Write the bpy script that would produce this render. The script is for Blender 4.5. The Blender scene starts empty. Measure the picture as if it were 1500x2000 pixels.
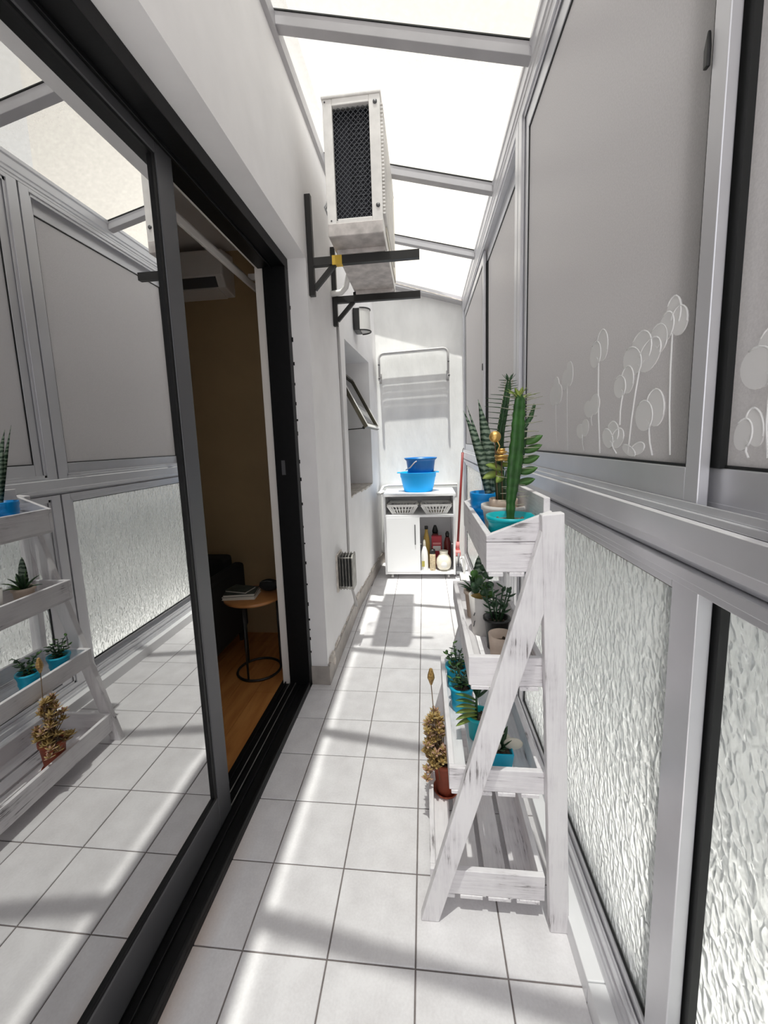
import bpy, math, random
from mathutils import Vector, Matrix

random.seed(7)
S = bpy.context.scene
COL = S.collection

# ------------------------------------------------------------------ camera
def setup_camera():
    cam = bpy.data.cameras.new('camera')
    cam.sensor_fit = 'AUTO'; cam.sensor_width = 36.0
    cam.lens = 798.7 * 36.0 / 2000.0
    cam.shift_x = (750 - 742.3) / 2000.0
    cam.shift_y = (969.8 - 1000) / 2000.0
    cam.clip_start = 0.01; cam.clip_end = 200
    o = bpy.data.objects.new('camera', cam); COL.objects.link(o)
    yaw, pitch, roll = -0.11055, -0.1344, -0.0344
    cy, sy, cp, sp = math.cos(yaw), math.sin(yaw), math.cos(pitch), math.sin(pitch)
    f = Vector((sy * cp, cy * cp, sp)); r0 = Vector((cy, -sy, 0)); u0 = r0.cross(f)
    r = math.cos(roll) * r0 + math.sin(roll) * u0
    u = -math.sin(roll) * r0 + math.cos(roll) * u0
    m = Matrix(((r.x, u.x, -f.x, 0.5516), (r.y, u.y, -f.y, -0.9455), (r.z, u.z, -f.z, 1.4474), (0, 0, 0, 1)))
    o.matrix_world = m
    S.camera = o
setup_camera()

# ------------------------------------------------------------------ light
def setup_light():
    w = bpy.data.worlds.new('sky'); S.world = w; w.use_nodes = True
    bg = w.node_tree.nodes['Background']
    bg.inputs[0].default_value = (0.95, 0.95, 1.0, 1); bg.inputs[1].default_value = 0.88
    sun = bpy.data.lights.new('sun', 'SUN'); sun.energy = 5.4; sun.angle = 0.013; sun.color = (1, 0.965, 0.92)
    so = bpy.data.objects.new('sun', sun); COL.objects.link(so)
    d = Vector((0.018, 0.235, -1.0)).normalized()
    so.rotation_euler = d.to_track_quat('-Z', 'Y').to_euler()
    so.location = (0.5, -3, 12)
    vs = S.view_settings
    vs.view_transform = 'Standard'; vs.look = 'None'; vs.gamma = 1.0; vs.use_curve_mapping = False
    vs.exposure = 0.98
    S.cycles.max_bounces = 12; S.cycles.transparent_max_bounces = 16
    S.cycles.diffuse_bounces = 6; S.cycles.glossy_bounces = 5; S.cycles.transmission_bounces = 8
    S.cycles.sample_clamp_indirect = 8.0
setup_light()

# ------------------------------------------------------------------ materials
MATS = {}
class NT:
    def __init__(self, name):
        self.m = bpy.data.materials.new(name); self.m.use_nodes = True
        self.t = self.m.node_tree; self.n = self.t.nodes; self.n.clear()
        self.out = self.n.new('ShaderNodeOutputMaterial')
    def add(self, kind, **kw):
        nd = self.n.new(kind)
        for k, v in kw.items():
            if k.startswith('i_'):
                nd.inputs[k[2:].replace('_', ' ')].default_value = v
            else:
                setattr(nd, k, v)
        return nd
    def link(self, a, b): self.t.links.new(a, b)
    def coords(self, scale=(1, 1, 1)):
        tc = self.add('ShaderNodeTexCoord'); mp = self.add('ShaderNodeMapping')
        mp.inputs['Scale'].default_value = scale
        self.link(tc.outputs['Object'], mp.inputs['Vector'])
        return mp.outputs['Vector']
    def noise(self, scale, vec=None, detail=4, rough=0.55):
        nz = self.add('ShaderNodeTexNoise'); nz.inputs['Scale'].default_value = scale
        nz.inputs['Detail'].default_value = detail; nz.inputs['Roughness'].default_value = rough
        if vec is not None: self.link(vec, nz.inputs['Vector'])
        return nz.outputs['Fac']
    def ramp(self, fac, stops):
        r = self.add('ShaderNodeValToRGB'); e = r.color_ramp.elements
        while len(e) < len(stops): e.new(0.5)
        for el, (p, c) in zip(e, stops):
            el.position = p; el.color = (c[0], c[1], c[2], 1) if len(c) == 3 else c
        self.link(fac, r.inputs['Fac']); return r.outputs['Color']
    def bump(self, height, strength, dist=0.01):
        b = self.add('ShaderNodeBump'); b.inputs['Strength'].default_value = strength
        b.inputs['Distance'].default_value = dist
        self.link(height, b.inputs['Height']); return b.outputs['Normal']

def c3(c): return (c[0], c[1], c[2], 1)

def mat(name, col, rough=0.5, metal=0.0, var=0.0, nscale=20, bump=0.0, bscale=60, bdist=0.003, spec=0.5, scale=(1, 1, 1), col2=None, trans=0.0, ramp=(0.35, 0.65)):
    if name in MATS: return MATS[name]
    g = NT(name); p = g.add('ShaderNodeBsdfPrincipled')
    p.inputs['Base Color'].default_value = c3(col); p.inputs['Roughness'].default_value = rough
    p.inputs['Metallic'].default_value = metal; p.inputs['Specular IOR Level'].default_value = spec
    if var or col2 or bump:
        v = g.coords(scale)
        if var or col2:
            a = tuple(max(0, x * (1 - var)) for x in col)
            b = col2 if col2 else tuple(min(1, x * (1 + var)) for x in col)
            g.link(g.ramp(g.noise(nscale, v), [(ramp[0], a), (ramp[1], b)]), p.inputs['Base Color'])
        if bump: g.link(g.bump(g.noise(bscale, v), bump, bdist), p.inputs['Normal'])
    if trans:
        tr = g.add('ShaderNodeBsdfTranslucent'); tr.inputs['Color'].default_value = c3(col)
        mx = g.add('ShaderNodeMixShader'); mx.inputs[0].default_value = trans
        g.link(p.outputs[0], mx.inputs[1]); g.link(tr.outputs[0], mx.inputs[2]); g.link(mx.outputs[0], g.out.inputs[0])
    else:
        g.link(p.outputs[0], g.out.inputs[0])
    MATS[name] = g.m; return g.m

def mat_tile():
    g = NT('glazed_tile'); p = g.add('ShaderNodeBsdfPrincipled')
    tc = g.add('ShaderNodeTexCoord'); oi = g.add('ShaderNodeObjectInfo')
    ad = g.add('ShaderNodeVectorMath', operation='ADD')
    g.link(tc.outputs['Object'], ad.inputs[0]); g.link(oi.outputs['Location'], ad.inputs[1])
    n1 = g.noise(9, ad.outputs[0], 5); n2 = g.noise(140, ad.outputs[0], 2)
    mx = g.add('ShaderNodeMath', operation='MULTIPLY_ADD'); mx.inputs[1].default_value = 0.45
    g.link(n2, mx.inputs[0]); g.link(n1, mx.inputs[2])
    sx = g.add('ShaderNodeSeparateXYZ'); g.link(ad.outputs[0], sx.inputs[0])
    mrx = g.add('ShaderNodeMapRange'); mrx.inputs['From Min'].default_value = -0.085; mrx.inputs['From Max'].default_value = -0.155; g.link(sx.outputs['X'], mrx.inputs['Value'])
    mry = g.add('ShaderNodeMapRange'); mry.inputs['From Min'].default_value = 0.55; mry.inputs['From Max'].default_value = 0.05; g.link(sx.outputs['Y'], mry.inputs['Value'])
    st = g.add('ShaderNodeMath', operation='MULTIPLY'); g.link(mrx.outputs[0], st.inputs[0]); g.link(mry.outputs[0], st.inputs[1])
    st2 = g.add('ShaderNodeMath', operation='MULTIPLY', use_clamp=True); g.link(st.outputs[0], st2.inputs[0]); g.link(n1, st2.inputs[1])
    tint = g.add('ShaderNodeMixRGB'); g.link(st2.outputs[0], tint.inputs[0]); tint.inputs[2].default_value = (0.38, 0.22, 0.12, 1)
    g.link(tint.outputs[0], p.inputs['Base Color'])
    g.link(g.ramp(mx.outputs[0], [(0.50, (0.68, 0.66, 0.67)), (0.90, (0.80, 0.785, 0.795))]), tint.inputs[1])
    p.inputs['Roughness'].default_value = 0.36
    g.link(g.bump(n1, 0.06, 0.01), p.inputs['Normal'])
    g.link(p.outputs[0], g.out.inputs[0]); return g.m

def mat_wood_white(name, axis):
    """whitewashed, distressed board; grain runs along axis 0/1/2"""
    g = NT(name); p = g.add('ShaderNodeBsdfPrincipled')
    sc = [30, 30, 30]; sc[axis] = 1.8
    v = g.coords(tuple(sc)); v2 = g.coords((5, 5, 5))
    grain = g.noise(4.0, v, 6, 0.7); patch = g.noise(1.6, v2, 3)
    mul = g.add('ShaderNodeMath', operation='MULTIPLY'); g.link(grain, mul.inputs[0]); g.link(patch, mul.inputs[1])
    g.link(g.ramp(mul.outputs[0], [(0.20, (0.86, 0.84, 0.85)), (0.30, (0.78, 0.755, 0.775)), (0.355, (0.68, 0.655, 0.67)), (0.398, (0.24, 0.22, 0.225))]), p.inputs['Base Color'])
    p.inputs['Roughness'].default_value = 0.6
    g.link(g.bump(grain, 0.4, 0.004), p.inputs['Normal'])
    g.link(p.outputs[0], g.out.inputs[0]); return g.m

def mat_roof():
    """glass pane with a film of dirt; washed clear in a strip along the house wall"""
    g = NT('dirty_roof_glass')
    tc = g.add('ShaderNodeTexCoord'); sx = g.add('ShaderNodeSeparateXYZ'); g.link(tc.outputs['Object'], sx.inputs[0])
    n1 = g.noise(3.0, tc.outputs['Object'], 4); n2 = g.noise(45, tc.outputs['Object'], 3)
    wob = g.add('ShaderNodeMath', operation='MULTIPLY_ADD'); wob.inputs[1].default_value = 0.05
    g.link(n1, wob.inputs[0]); g.link(sx.outputs['X'], wob.inputs[2])
    mr = g.add('ShaderNodeMapRange'); mr.inputs['From Min'].default_value = 0.012; mr.inputs['From Max'].default_value = 0.045
    mr.inputs['To Min'].default_value = 0.38; mr.inputs['To Max'].default_value = 0.58
    g.link(wob.outputs[0], mr.inputs['Value'])
    sp = g.add('ShaderNodeMath', operation='MULTIPLY_ADD'); sp.inputs[1].default_value = 0.18; sp.inputs[2].default_value = -0.09
    g.link(n2, sp.inputs[0])
    fac = g.add('ShaderNodeMath', operation='ADD', use_clamp=True)
    cl = g.add('ShaderNodeMapRange'); cl.inputs['From Min'].default_value = 0.8; cl.inputs['From Max'].default_value = 2.0
    cl.inputs['To Min'].default_value = 1.0; cl.inputs['To Max'].default_value = 0.42; g.link(sx.outputs['Y'], cl.inputs['Value'])
    dm = g.add('ShaderNodeMath', operation='MULTIPLY'); g.link(mr.outputs[0], dm.inputs[0]); g.link(cl.outputs[0], dm.inputs[1])
    g.link(dm.outputs[0], fac.inputs[0]); g.link(sp.outputs[0], fac.inputs[1])
    t = g.add('ShaderNodeBsdfTransparent'); t.inputs[0].default_value = (0.95, 0.97, 0.96, 1)
    tl = g.add('ShaderNodeBsdfTranslucent'); tl.inputs[0].default_value = (0.29, 0.28, 0.262, 1)
    mx = g.add('ShaderNodeMixShader')
    g.link(fac.outputs[0], mx.inputs[0]); g.link(t.outputs[0], mx.inputs[1]); g.link(tl.outputs[0], mx.inputs[2])
    g.link(mx.outputs[0], g.out.inputs[0]); return g.m

def mat_frosted(name, col, gloss=0.08):
    g = NT(name)
    v = g.coords(); n = g.noise(260, v, 2)
    tl = g.add('ShaderNodeBsdfTranslucent'); df = g.add('ShaderNodeBsdfDiffuse')
    rc = g.ramp(n, [(0.3, tuple(x * 0.93 for x in col)), (0.7, tuple(min(1, x * 1.05) for x in col))])
    g.link(rc, tl.inputs[0]); g.link(rc, df.inputs[0])
    m1 = g.add('ShaderNodeMixShader'); m1.inputs[0].default_value = 0.42
    g.link(tl.outputs[0], m1.inputs[1]); g.link(df.outputs[0], m1.inputs[2])
    gl = g.add('ShaderNodeBsdfGlossy'); gl.inputs['Roughness'].default_value = 0.28
    m2 = g.add('ShaderNodeMixShader'); m2.inputs[0].default_value = gloss
    g.link(m1.outputs[0], m2.inputs[1]); g.link(gl.outputs[0], m2.inputs[2]); g.link(m2.outputs[0], g.out.inputs[0])
    return g.m

def mat_hammered():
    g = NT('hammered_glass')
    v = g.coords((1, 1, 0.62))
    vo = g.add('ShaderNodeTexVoronoi', feature='SMOOTH_F1'); vo.inputs['Scale'].default_value = 62; vo.inputs['Smoothness'].default_value = 0.35
    wn = g.add('ShaderNodeTexNoise'); wn.inputs['Scale'].default_value = 25
    g.link(v, wn.inputs['Vector'])
    ad = g.add('ShaderNodeMixRGB'); ad.inputs[0].default_value = 0.035
    g.link(v, ad.inputs[1]); g.link(wn.outputs['Color'], ad.inputs[2]); g.link(ad.outputs[0], vo.inputs['Vector'])
    nrm = g.bump(vo.outputs['Distance'], 1.0, 0.0055)
    gb = g.add('ShaderNodeBsdfGlass'); gb.inputs['IOR'].default_value = 1.45; gb.inputs['Roughness'].default_value = 0.27
    gb.inputs['Color'].default_value = (0.97, 0.985, 0.98, 1)
    g.link(nrm, gb.inputs['Normal'])
    tl = g.add('ShaderNodeBsdfTranslucent'); tl.inputs[0].default_value = (0.8, 0.82, 0.82, 1); g.link(nrm, tl.inputs['Normal'])
    mx = g.add('ShaderNodeMixShader'); mx.inputs[0].default_value = 0.13
    g.link(gb.outputs[0], mx.inputs[1]); g.link(tl.outputs[0], mx.inputs[2]); g.link(mx.outputs[0], g.out.inputs[0])
    return g.m

def mat_clear(name, tint=(0.80, 0.84, 0.82), boost=1.0, base=0.0):
    g = NT(name)
    t = g.add('ShaderNodeBsdfTransparent'); t.inputs[0].default_value = c3(tint)
    gl = g.add('ShaderNodeBsdfGlossy'); gl.inputs['Roughness'].default_value = 0.0
    fr = g.add('ShaderNodeFresnel'); fr.inputs['IOR'].default_value = 1.5
    ma = g.add('ShaderNodeMath', operation='MULTIPLY_ADD', use_clamp=True); ma.inputs[1].default_value = boost; ma.inputs[2].default_value = base
    g.link(fr.outputs[0], ma.inputs[0])
    mx = g.add('ShaderNodeMixShader'); g.link(ma.outputs[0], mx.inputs[0])
    g.link(t.outputs[0], mx.inputs[1]); g.link(gl.outputs[0], mx.inputs[2]); g.link(mx.outputs[0], g.out.inputs[0])
    return g.m

def mat_snake():
    g = NT('snake_plant_leaf'); p = g.add('ShaderNodeBsdfPrincipled')
    v = g.coords((1, 1, 1))
    wv = g.add('ShaderNodeTexWave', wave_type='BANDS', bands_direction='Z'); wv.inputs['Scale'].default_value = 17
    wv.inputs['Distortion'].default_value = 4.5; wv.inputs['Detail Scale'].default_value = 2.0
    g.link(v, wv.inputs['Vector'])
    g.link(g.ramp(wv.outputs['Fac'], [(0.35, (0.035, 0.075, 0.045)), (0.62, (0.26, 0.34, 0.25))]), p.inputs['Base Color'])
    p.inputs['Roughness'].default_value = 0.42
    g.link(p.outputs[0], g.out.inputs[0]); return g.m

M = {}
def init_mats():
    M['wall'] = mat('white_plaster', (0.86, 0.845, 0.845), 0.75, var=0.035, nscale=3.5, bump=0.12, bscale=18, bdist=0.01)
    M['wallback'] = mat('rough_white_plaster', (0.82, 0.815, 0.80), 0.75, var=0.05, nscale=7, bump=0.28, bscale=22, bdist=0.012, scale=(1, 1, 0.4))
    M['tile'] = mat_tile()
    M['grout'] = mat('dark_grout', (0.19, 0.165, 0.16), 0.9, var=0.15, nscale=30)
    M['base'] = mat('grey_baseboard_tile', (0.40, 0.365, 0.335), 0.55, var=0.12, nscale=14)
    M['alu'] = mat('brushed_aluminium', (0.72, 0.72, 0.745), 0.36, metal=0.55, var=0.03, nscale=6, scale=(1, 1, 1))
    M['aludark'] = mat('black_seal_and_gap_shade', (0.012, 0.013, 0.013), 0.55)  # rubber seals, and the black strips that stand in for shaded gaps
    M['white_alu'] = mat('painted_steel_rafter', (0.43, 0.42, 0.435), 0.5, var=0.04, nscale=8)
    M['black'] = mat('black_frame_paint', (0.0045, 0.0045, 0.005), 0.45, spec=0.25, var=0.2, nscale=40, bump=0.1, bscale=90)
    M['sash'] = mat('graphite_sash', (0.085, 0.085, 0.09), 0.38, metal=0.35)
    M['blacksteel'] = mat('black_steel', (0.022, 0.021, 0.020), 0.45, metal=0.2)
    M['roof'] = mat_roof()
    M['frost'] = mat_frosted('frosted_film', (0.69, 0.675, 0.67))
    M['print'] = mat('pale_flower_film', (0.84, 0.83, 0.82), 0.6)
    M['printline'] = mat('white_print_line', (0.93, 0.93, 0.92), 0.5)
    M['hammer'] = mat_hammered()
    M['doorglass'] = mat_clear('tinted_door_glass', (0.74, 0.78, 0.76), 2.2, 0.66)
    M['clear'] = mat_clear('clear_glass', (0.9, 0.92, 0.9), 1.0, 0.0)
    for i, n in enumerate('xyz'): M['wood' + n] = mat_wood_white('whitewashed_wood_' + 'across along upright'.split()[i], i)
    M['melamine'] = mat('white_melamine', (0.84, 0.84, 0.85), 0.4)
    M['grey'] = mat('grey_plastic', (0.22, 0.22, 0.23), 0.45)
    M['darkgrey'] = mat('dark_grey_metal', (0.11, 0.11, 0.115), 0.4, metal=0.3)
    M['white'] = mat('white_plastic', (0.82, 0.81, 0.79), 0.4)
    M['cream'] = mat('cream_plastic', (0.78, 0.73, 0.62), 0.45)
    M['acwhite'] = mat('weathered_white_enamel', (0.82, 0.80, 0.775), 0.45, var=0.08, nscale=12)
    M['acgrey'] = mat('stained_underside_metal', (0.56, 0.52, 0.50), 0.6, var=0.22, nscale=14)
    M['coil'] = mat('dark_condenser_coil', (0.022, 0.024, 0.032), 0.5, metal=0.4)
    M['wire'] = mat('galvanised_wire', (0.13, 0.135, 0.15), 0.4, metal=0.7)
    M['yellow'] = mat('yellow_tape', (0.72, 0.47, 0.05), 0.5)
    M['blue'] = mat('bright_blue_plastic', (0.002, 0.40, 0.90), 0.5, spec=0.3)
    M['navy'] = mat('deep_blue_plastic', (0.004, 0.16, 0.48), 0.38)
    M['cobalt'] = mat('cobalt_blue_glaze', (0.004, 0.30, 0.78), 0.32)
    M['teal'] = mat('turquoise_plastic', (0.003, 0.47, 0.53), 0.33)
    M['aqua'] = mat('aqua_plastic', (0.01, 0.45, 0.66), 0.36)
    M['terra'] = mat('terracotta', (0.38, 0.085, 0.040), 0.65, var=0.15, nscale=20)
    M['beige'] = mat('beige_clay', (0.68, 0.55, 0.45), 0.65, var=0.08, nscale=20)
    M['potwhite'] = mat('white_ceramic', (0.78, 0.75, 0.72), 0.4)
    M['soil'] = mat('dark_soil', (0.055, 0.040, 0.030), 0.95, col2=(0.19, 0.14, 0.10), nscale=120, bump=0.8, bscale=140, bdist=0.004)
    M['gravel'] = mat('brown_gravel', (0.16, 0.12, 0.09), 0.95, col2=(0.42, 0.34, 0.27), nscale=150, bump=0.8, bscale=150, bdist=0.004)
    M['euph'] = mat('dark_cactus_green', (0.014, 0.065, 0.009), 0.42, col2=(0.035, 0.13, 0.02), nscale=30)
    M['euph2'] = mat('deep_stem_green', (0.014, 0.048, 0.018), 0.5, col2=(0.035, 0.10, 0.03), nscale=40)
    M['spine'] = mat('pale_thorn', (0.30, 0.30, 0.22), 0.6)
    M['lime'] = mat('lime_leaf', (0.26, 0.40, 0.06), 0.4, col2=(0.42, 0.52, 0.13), nscale=18, trans=0.25)
    M['leaf'] = mat('mid_green_leaf', (0.055, 0.17, 0.03), 0.4, col2=(0.11, 0.26, 0.05), nscale=20, trans=0.15)
    M['dleaf'] = mat('dark_green_leaf', (0.016, 0.055, 0.022), 0.45, col2=(0.04, 0.10, 0.04), nscale=25)
    M['snake'] = mat_snake()
    M['dry'] = mat('dry_golden_leaf', (0.40, 0.25, 0.07), 0.55, col2=(0.62, 0.47, 0.20), nscale=45)
    M['pinkdry'] = mat('dusty_pink_leaf', (0.50, 0.27, 0.19), 0.55, col2=(0.66, 0.46, 0.33), nscale=45)
    M['twig'] = mat('brown_twig', (0.17, 0.11, 0.06), 0.7)
    M['gold'] = mat('gold_foil', (0.80, 0.50, 0.16), 0.3, metal=0.75, bump=0.6, bscale=90, bdist=0.004)
    M['pad'] = mat('pale_cactus_pad', (0.66, 0.62, 0.52), 0.5, var=0.06)
    M['red'] = mat('red_lacquer', (0.24, 0.03, 0.026), 0.4)
    M['pink'] = mat('pink_plastic', (0.70, 0.26, 0.25), 0.45)
    M['redbox'] = mat('red_cardboard', (0.45, 0.03, 0.05), 0.5)
    M['black_plastic'] = mat('black_plastic', (0.012, 0.012, 0.012), 0.35)
    M['ochre'] = mat('ochre_liquid_plastic', (0.50, 0.33, 0.08), 0.3)
    M['tan'] = mat('tan_printed_tin', (0.52, 0.42, 0.28), 0.4, var=0.25, nscale=60)
    M['darkred'] = mat('dark_red_glass', (0.12, 0.012, 0.012), 0.2)
    M['label'] = mat('olive_paper_label', (0.42, 0.36, 0.08), 0.6)
    M['bronze'] = mat('dark_bronze_frame', (0.055, 0.048, 0.03), 0.4, metal=0.3)
    M['ventmetal'] = mat('weathered_vent_metal', (0.30, 0.29, 0.27), 0.5, metal=0.5, var=0.3, nscale=18)
    M['conduit'] = mat('grey_conduit', (0.50, 0.485, 0.48), 0.5)
    M['tan_wall'] = mat('tan_room_wall', (0.40, 0.285, 0.15), 0.8, var=0.04, nscale=4)
    M['plank'] = mat('orange_wood_plank', (0.44, 0.17, 0.045), 0.35, col2=(0.58, 0.26, 0.08), nscale=3, scale=(8, 1.2, 8))
    M['tabletop'] = mat('orange_table_wood', (0.45, 0.20, 0.07), 0.35, var=0.2, nscale=6)
    M['roomwhite'] = mat('off_white_paint', (0.74, 0.70, 0.66), 0.6)
    M['sofa'] = mat('black_fabric', (0.015, 0.014, 0.014), 0.9)
    M['book1'] = mat('dark_book_cover', (0.05, 0.06, 0.05), 0.5, var=0.5, nscale=30)
    M['paper'] = mat('book_pages', (0.70, 0.66, 0.58), 0.8)
    M['concrete'] = mat('pale_concrete', (0.50, 0.50, 0.49), 0.8, var=0.06, nscale=4)
    M['facade'] = mat('cream_facade', (0.80, 0.73, 0.64), 0.8, var=0.03, nscale=2)
    M['fence'] = mat('white_fence_paint', (0.58, 0.585, 0.58), 0.6)
    M['hedge'] = mat('hedge_green', (0.02, 0.05, 0.022), 0.8, col2=(0.05, 0.11, 0.04), nscale=14)
    M['lampwhite'] = mat('opal_diffuser', (0.84, 0.83, 0.81), 0.35, trans=0.3)
    M['putty'] = mat('flaking_putty', (0.60, 0.55, 0.50), 0.85, var=0.2, nscale=25)
init_mats()

# ------------------------------------------------------------------ mesh helpers
BASE = {}
class MB:
    def __init__(self): self.v = []; self.f = []; self.sm = []
    def add(self, vs, fs, smooth=False):
        o = len(self.v); self.v += [tuple(p) for p in vs]
        for f in fs: self.f.append(tuple(i + o for i in f)); self.sm.append(smooth)
        return self
    def box(self, x0, x1, y0, y1, z0, z1):
        x0, x1 = min(x0, x1), max(x0, x1); y0, y1 = min(y0, y1), max(y0, y1); z0, z1 = min(z0, z1), max(z0, z1)
        v = [(x0, y0, z0), (x1, y0, z0), (x1, y1, z0), (x0, y1, z0), (x0, y0, z1), (x1, y0, z1), (x1, y1, z1), (x0, y1, z1)]
        return self.add(v, [(0, 3, 2, 1), (4, 5, 6, 7), (0, 1, 5, 4), (1, 2, 6, 5), (2, 3, 7, 6), (3, 0, 4, 7)])
    def prism(self, pts, axis, a, b):
        """polygon of 2-D points extruded along axis ('x': pts are (y,z); 'y': (x,z); 'z': (x,y))"""
        def mk(p, t):
            return {'x': (t, p[0], p[1]), 'y': (p[0], t, p[1]), 'z': (p[0], p[1], t)}[axis]
        n = len(pts); v = [mk(p, a) for p in pts] + [mk(p, b) for p in pts]
        area = sum(pts[i][0] * pts[(i + 1) % n][1] - pts[(i + 1) % n][0] * pts[i][1] for i in range(n))
        flip = (area > 0) != (axis == 'y')
        fs = []
        for i in range(n):
            j = (i + 1) % n
            fs.append((i, j, j + n, i + n) if flip else (j, i, i + n, j + n))
        top = tuple(range(n, 2 * n)); bot = tuple(reversed(range(n)))
        fs += [top, bot] if flip else [tuple(reversed(top)), tuple(reversed(bot))]
        return self.add(v, fs)
    def bar(self, p0, p1, w, h, up=(0, 0, 1)):
        """rectangular bar from p0 to p1; w across, h along up"""
        p0, p1 = Vector(p0), Vector(p1); d = (p1 - p0).normalized(); u = Vector(up); s = d.cross(u).normalized(); u = s.cross(d)
        v = []
        for p in (p0, p1):
            for a, b in ((-1, -1), (1, -1), (1, 1), (-1, 1)): v.append(p + s * (a * w / 2) + u * (b * h / 2))
        return self.add(v, [(3, 2, 1, 0), (4, 5, 6, 7), (0, 1, 5, 4), (1, 2, 6, 5), (2, 3, 7, 6), (3, 0, 4, 7)])
    def tube(self, pts, r, n=8, closed=False):
        pts = [Vector(p) for p in pts]; m = len(pts)
        rs = r if isinstance(r, (list, tuple)) else [r] * m
        ref = None; vs = []
        for i, p in enumerate(pts):
            a = pts[i - 1] if (i > 0 or closed) else p
            b = pts[(i + 1) % m] if (i < m - 1 or closed) else p
            d = (b - a).normalized()
            if ref is None:
                ref = Vector((0, 0, 1)) if abs(d.z) < 0.9 else Vector((1, 0, 0))
            s = d.cross(ref)
            if s.length < 1e-6: s = d.cross(Vector((0, 1, 0)))
            s.normalize(); u = s.cross(d).normalized(); ref = u
            for k in range(n):
                t = 2 * math.pi * k / n
                vs.append(p + (s * math.cos(t) + u * math.sin(t)) * rs[i])
        fs = []
        for i in range(m if closed else m - 1):
            j = (i + 1) % m
            for k in range(n):
                l = (k + 1) % n
                fs.append((i * n + k, i * n + l, j * n + l, j * n + k))
        self.add(vs, fs, True)
        if not closed:
            o = len(self.v) - len(vs)
            self.f.append(tuple(o + k for k in reversed(range(n)))); self.sm.append(False)
            self.f.append(tuple(o + (m - 1) * n + k for k in range(n))); self.sm.append(False)
        return self
    def lathe(self, prof, c=(0, 0, 0), n=24, sx=1.0, sy=1.0, smooth=True, tilt=None):
        """prof: list of (r,z) bottom to top on the outside; r=0 ends close"""
        vs = []; idx = []
        for r, z in prof:
            if r <= 1e-6: idx.append([len(vs)]); vs.append(Vector((0, 0, z)))
            else:
                idx.append([len(vs) + k for k in range(n)])
                for k in range(n):
                    t = 2 * math.pi * k / n; vs.append(Vector((r * sx * math.cos(t), r * sy * math.sin(t), z)))
        if tilt is not None: vs = [tilt @ v for v in vs]
        vs = [v + Vector(c) for v in vs]
        fs = []
        for a, b in zip(idx[:-1], idx[1:]):
            for k in range(n):
                l = (k + 1) % n
                if len(a) == 1 and len(b) == 1: continue
                if len(a) == 1: fs.append((a[0], b[l], b[k]))
                elif len(b) == 1: fs.append((a[k], a[l], b[0]))
                else: fs.append((a[k], a[l], b[l], b[k]))
        return self.add(vs, fs, smooth)
    def blade(self, base, tip, width, thick=0.003, bend=0.0, n=7, side=None, shape=None, bdir=None):
        """a leaf with a lens cross-section from base to tip"""
        b, t = Vector(base), Vector(tip); d = t - b; L = d.length; d.normalize()
        s = Vector(side) if side else d.cross(Vector((0, 0, 1)))
        if s.length < 1e-4: s = Vector((1, 0, 0))
        s = (s - d * s.dot(d)).normalized(); nrm = s.cross(d).normalized()
        bd = Vector(bdir).normalized() if bdir else nrm
        shape = shape or (lambda u: math.sin(math.pi * min(1, 0.12 + 0.88 * u)) ** 0.7)
        vs = []
        for i in range(n + 1):
            u = i / n; p = b + d * (L * u) + bd * (bend * math.sin(math.pi * u))
            w = max(0.0006, width * 0.5 * shape(u)); th = thick * 0.5 * max(0.25, shape(u))
            vs += [p - s * w, p + nrm * th, p + s * w, p - nrm * th]
        fs = []
        for i in range(n):
            o = i * 4
            for k in range(4):
                l = (k + 1) % 4
                fs.append((o + k, o + 4 + k, o + 4 + l, o + l))
        fs.append((0, 1, 2, 3)); o = n * 4; fs.append((o + 3, o + 2, o + 1, o))
        return self.add(vs, fs, True)
    def ball(self, c, r, nu=14, nv=9, s=(1, 1, 1)):
        prof = [(r * math.sin(math.pi * i / nv), -r * math.cos(math.pi * i / nv) * s[2]) for i in range(nv + 1)]
        prof[0] = (0, prof[0][1]); prof[-1] = (0, prof[-1][1])
        return self.lathe(prof, c, nu, s[0], s[1])

def base_of(o):
    while o is not None and o not in BASE: o = o.parent
    return BASE.get(o, Vector((0, 0, 0)))

def part(name, mb, m, parent=None, bevel=0.0, label=None, kind=None):
    me = bpy.data.meshes.new(name)
    off = base_of(parent) if parent is not None else Vector((0, 0, 0))
    me.from_pydata([(v[0] - off[0], v[1] - off[1], v[2] - off[2]) for v in mb.v], [], mb.f)
    me.polygons.foreach_set('use_smooth', mb.sm)
    me.materials.append(m); me.update()
    o = bpy.data.objects.new(name, me); COL.objects.link(o)
    if parent is not None: o.parent = parent
    if bevel > 0:
        b = o.modifiers.new('bevel', 'BEVEL'); b.width = bevel; b.segments = 2; b.limit_method = 'ANGLE'; b.angle_limit = 0.6
    if label: o['label'] = label
    if kind: o['kind'] = kind
    return o

def thing(name, label, cat, loc=(0, 0, 0), group=None):
    o = bpy.data.objects.new(name, None); COL.objects.link(o); o.location = loc; o.empty_display_size = 0.05
    o['label'] = label; o['category'] = cat
    if group: o['group'] = group
    BASE[o] = Vector(loc); return o

def solo(name, mb, m, label, cat, bevel=0.0, group=None):
    o = part(name, mb, m, None, bevel); o['label'] = label; o['category'] = cat
    if group: o['group'] = group
    return o

def struct(name, mb, m, label, cat, bevel=0.0):
    o = part(name, mb, m, None, bevel); o['kind'] = 'structure'; o['label'] = label; o['category'] = cat
    return o

def holder(name, parent):
    o = bpy.data.objects.new(name, None); COL.objects.link(o); o.parent = parent; o.empty_display_size = 0.05
    return o

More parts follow.
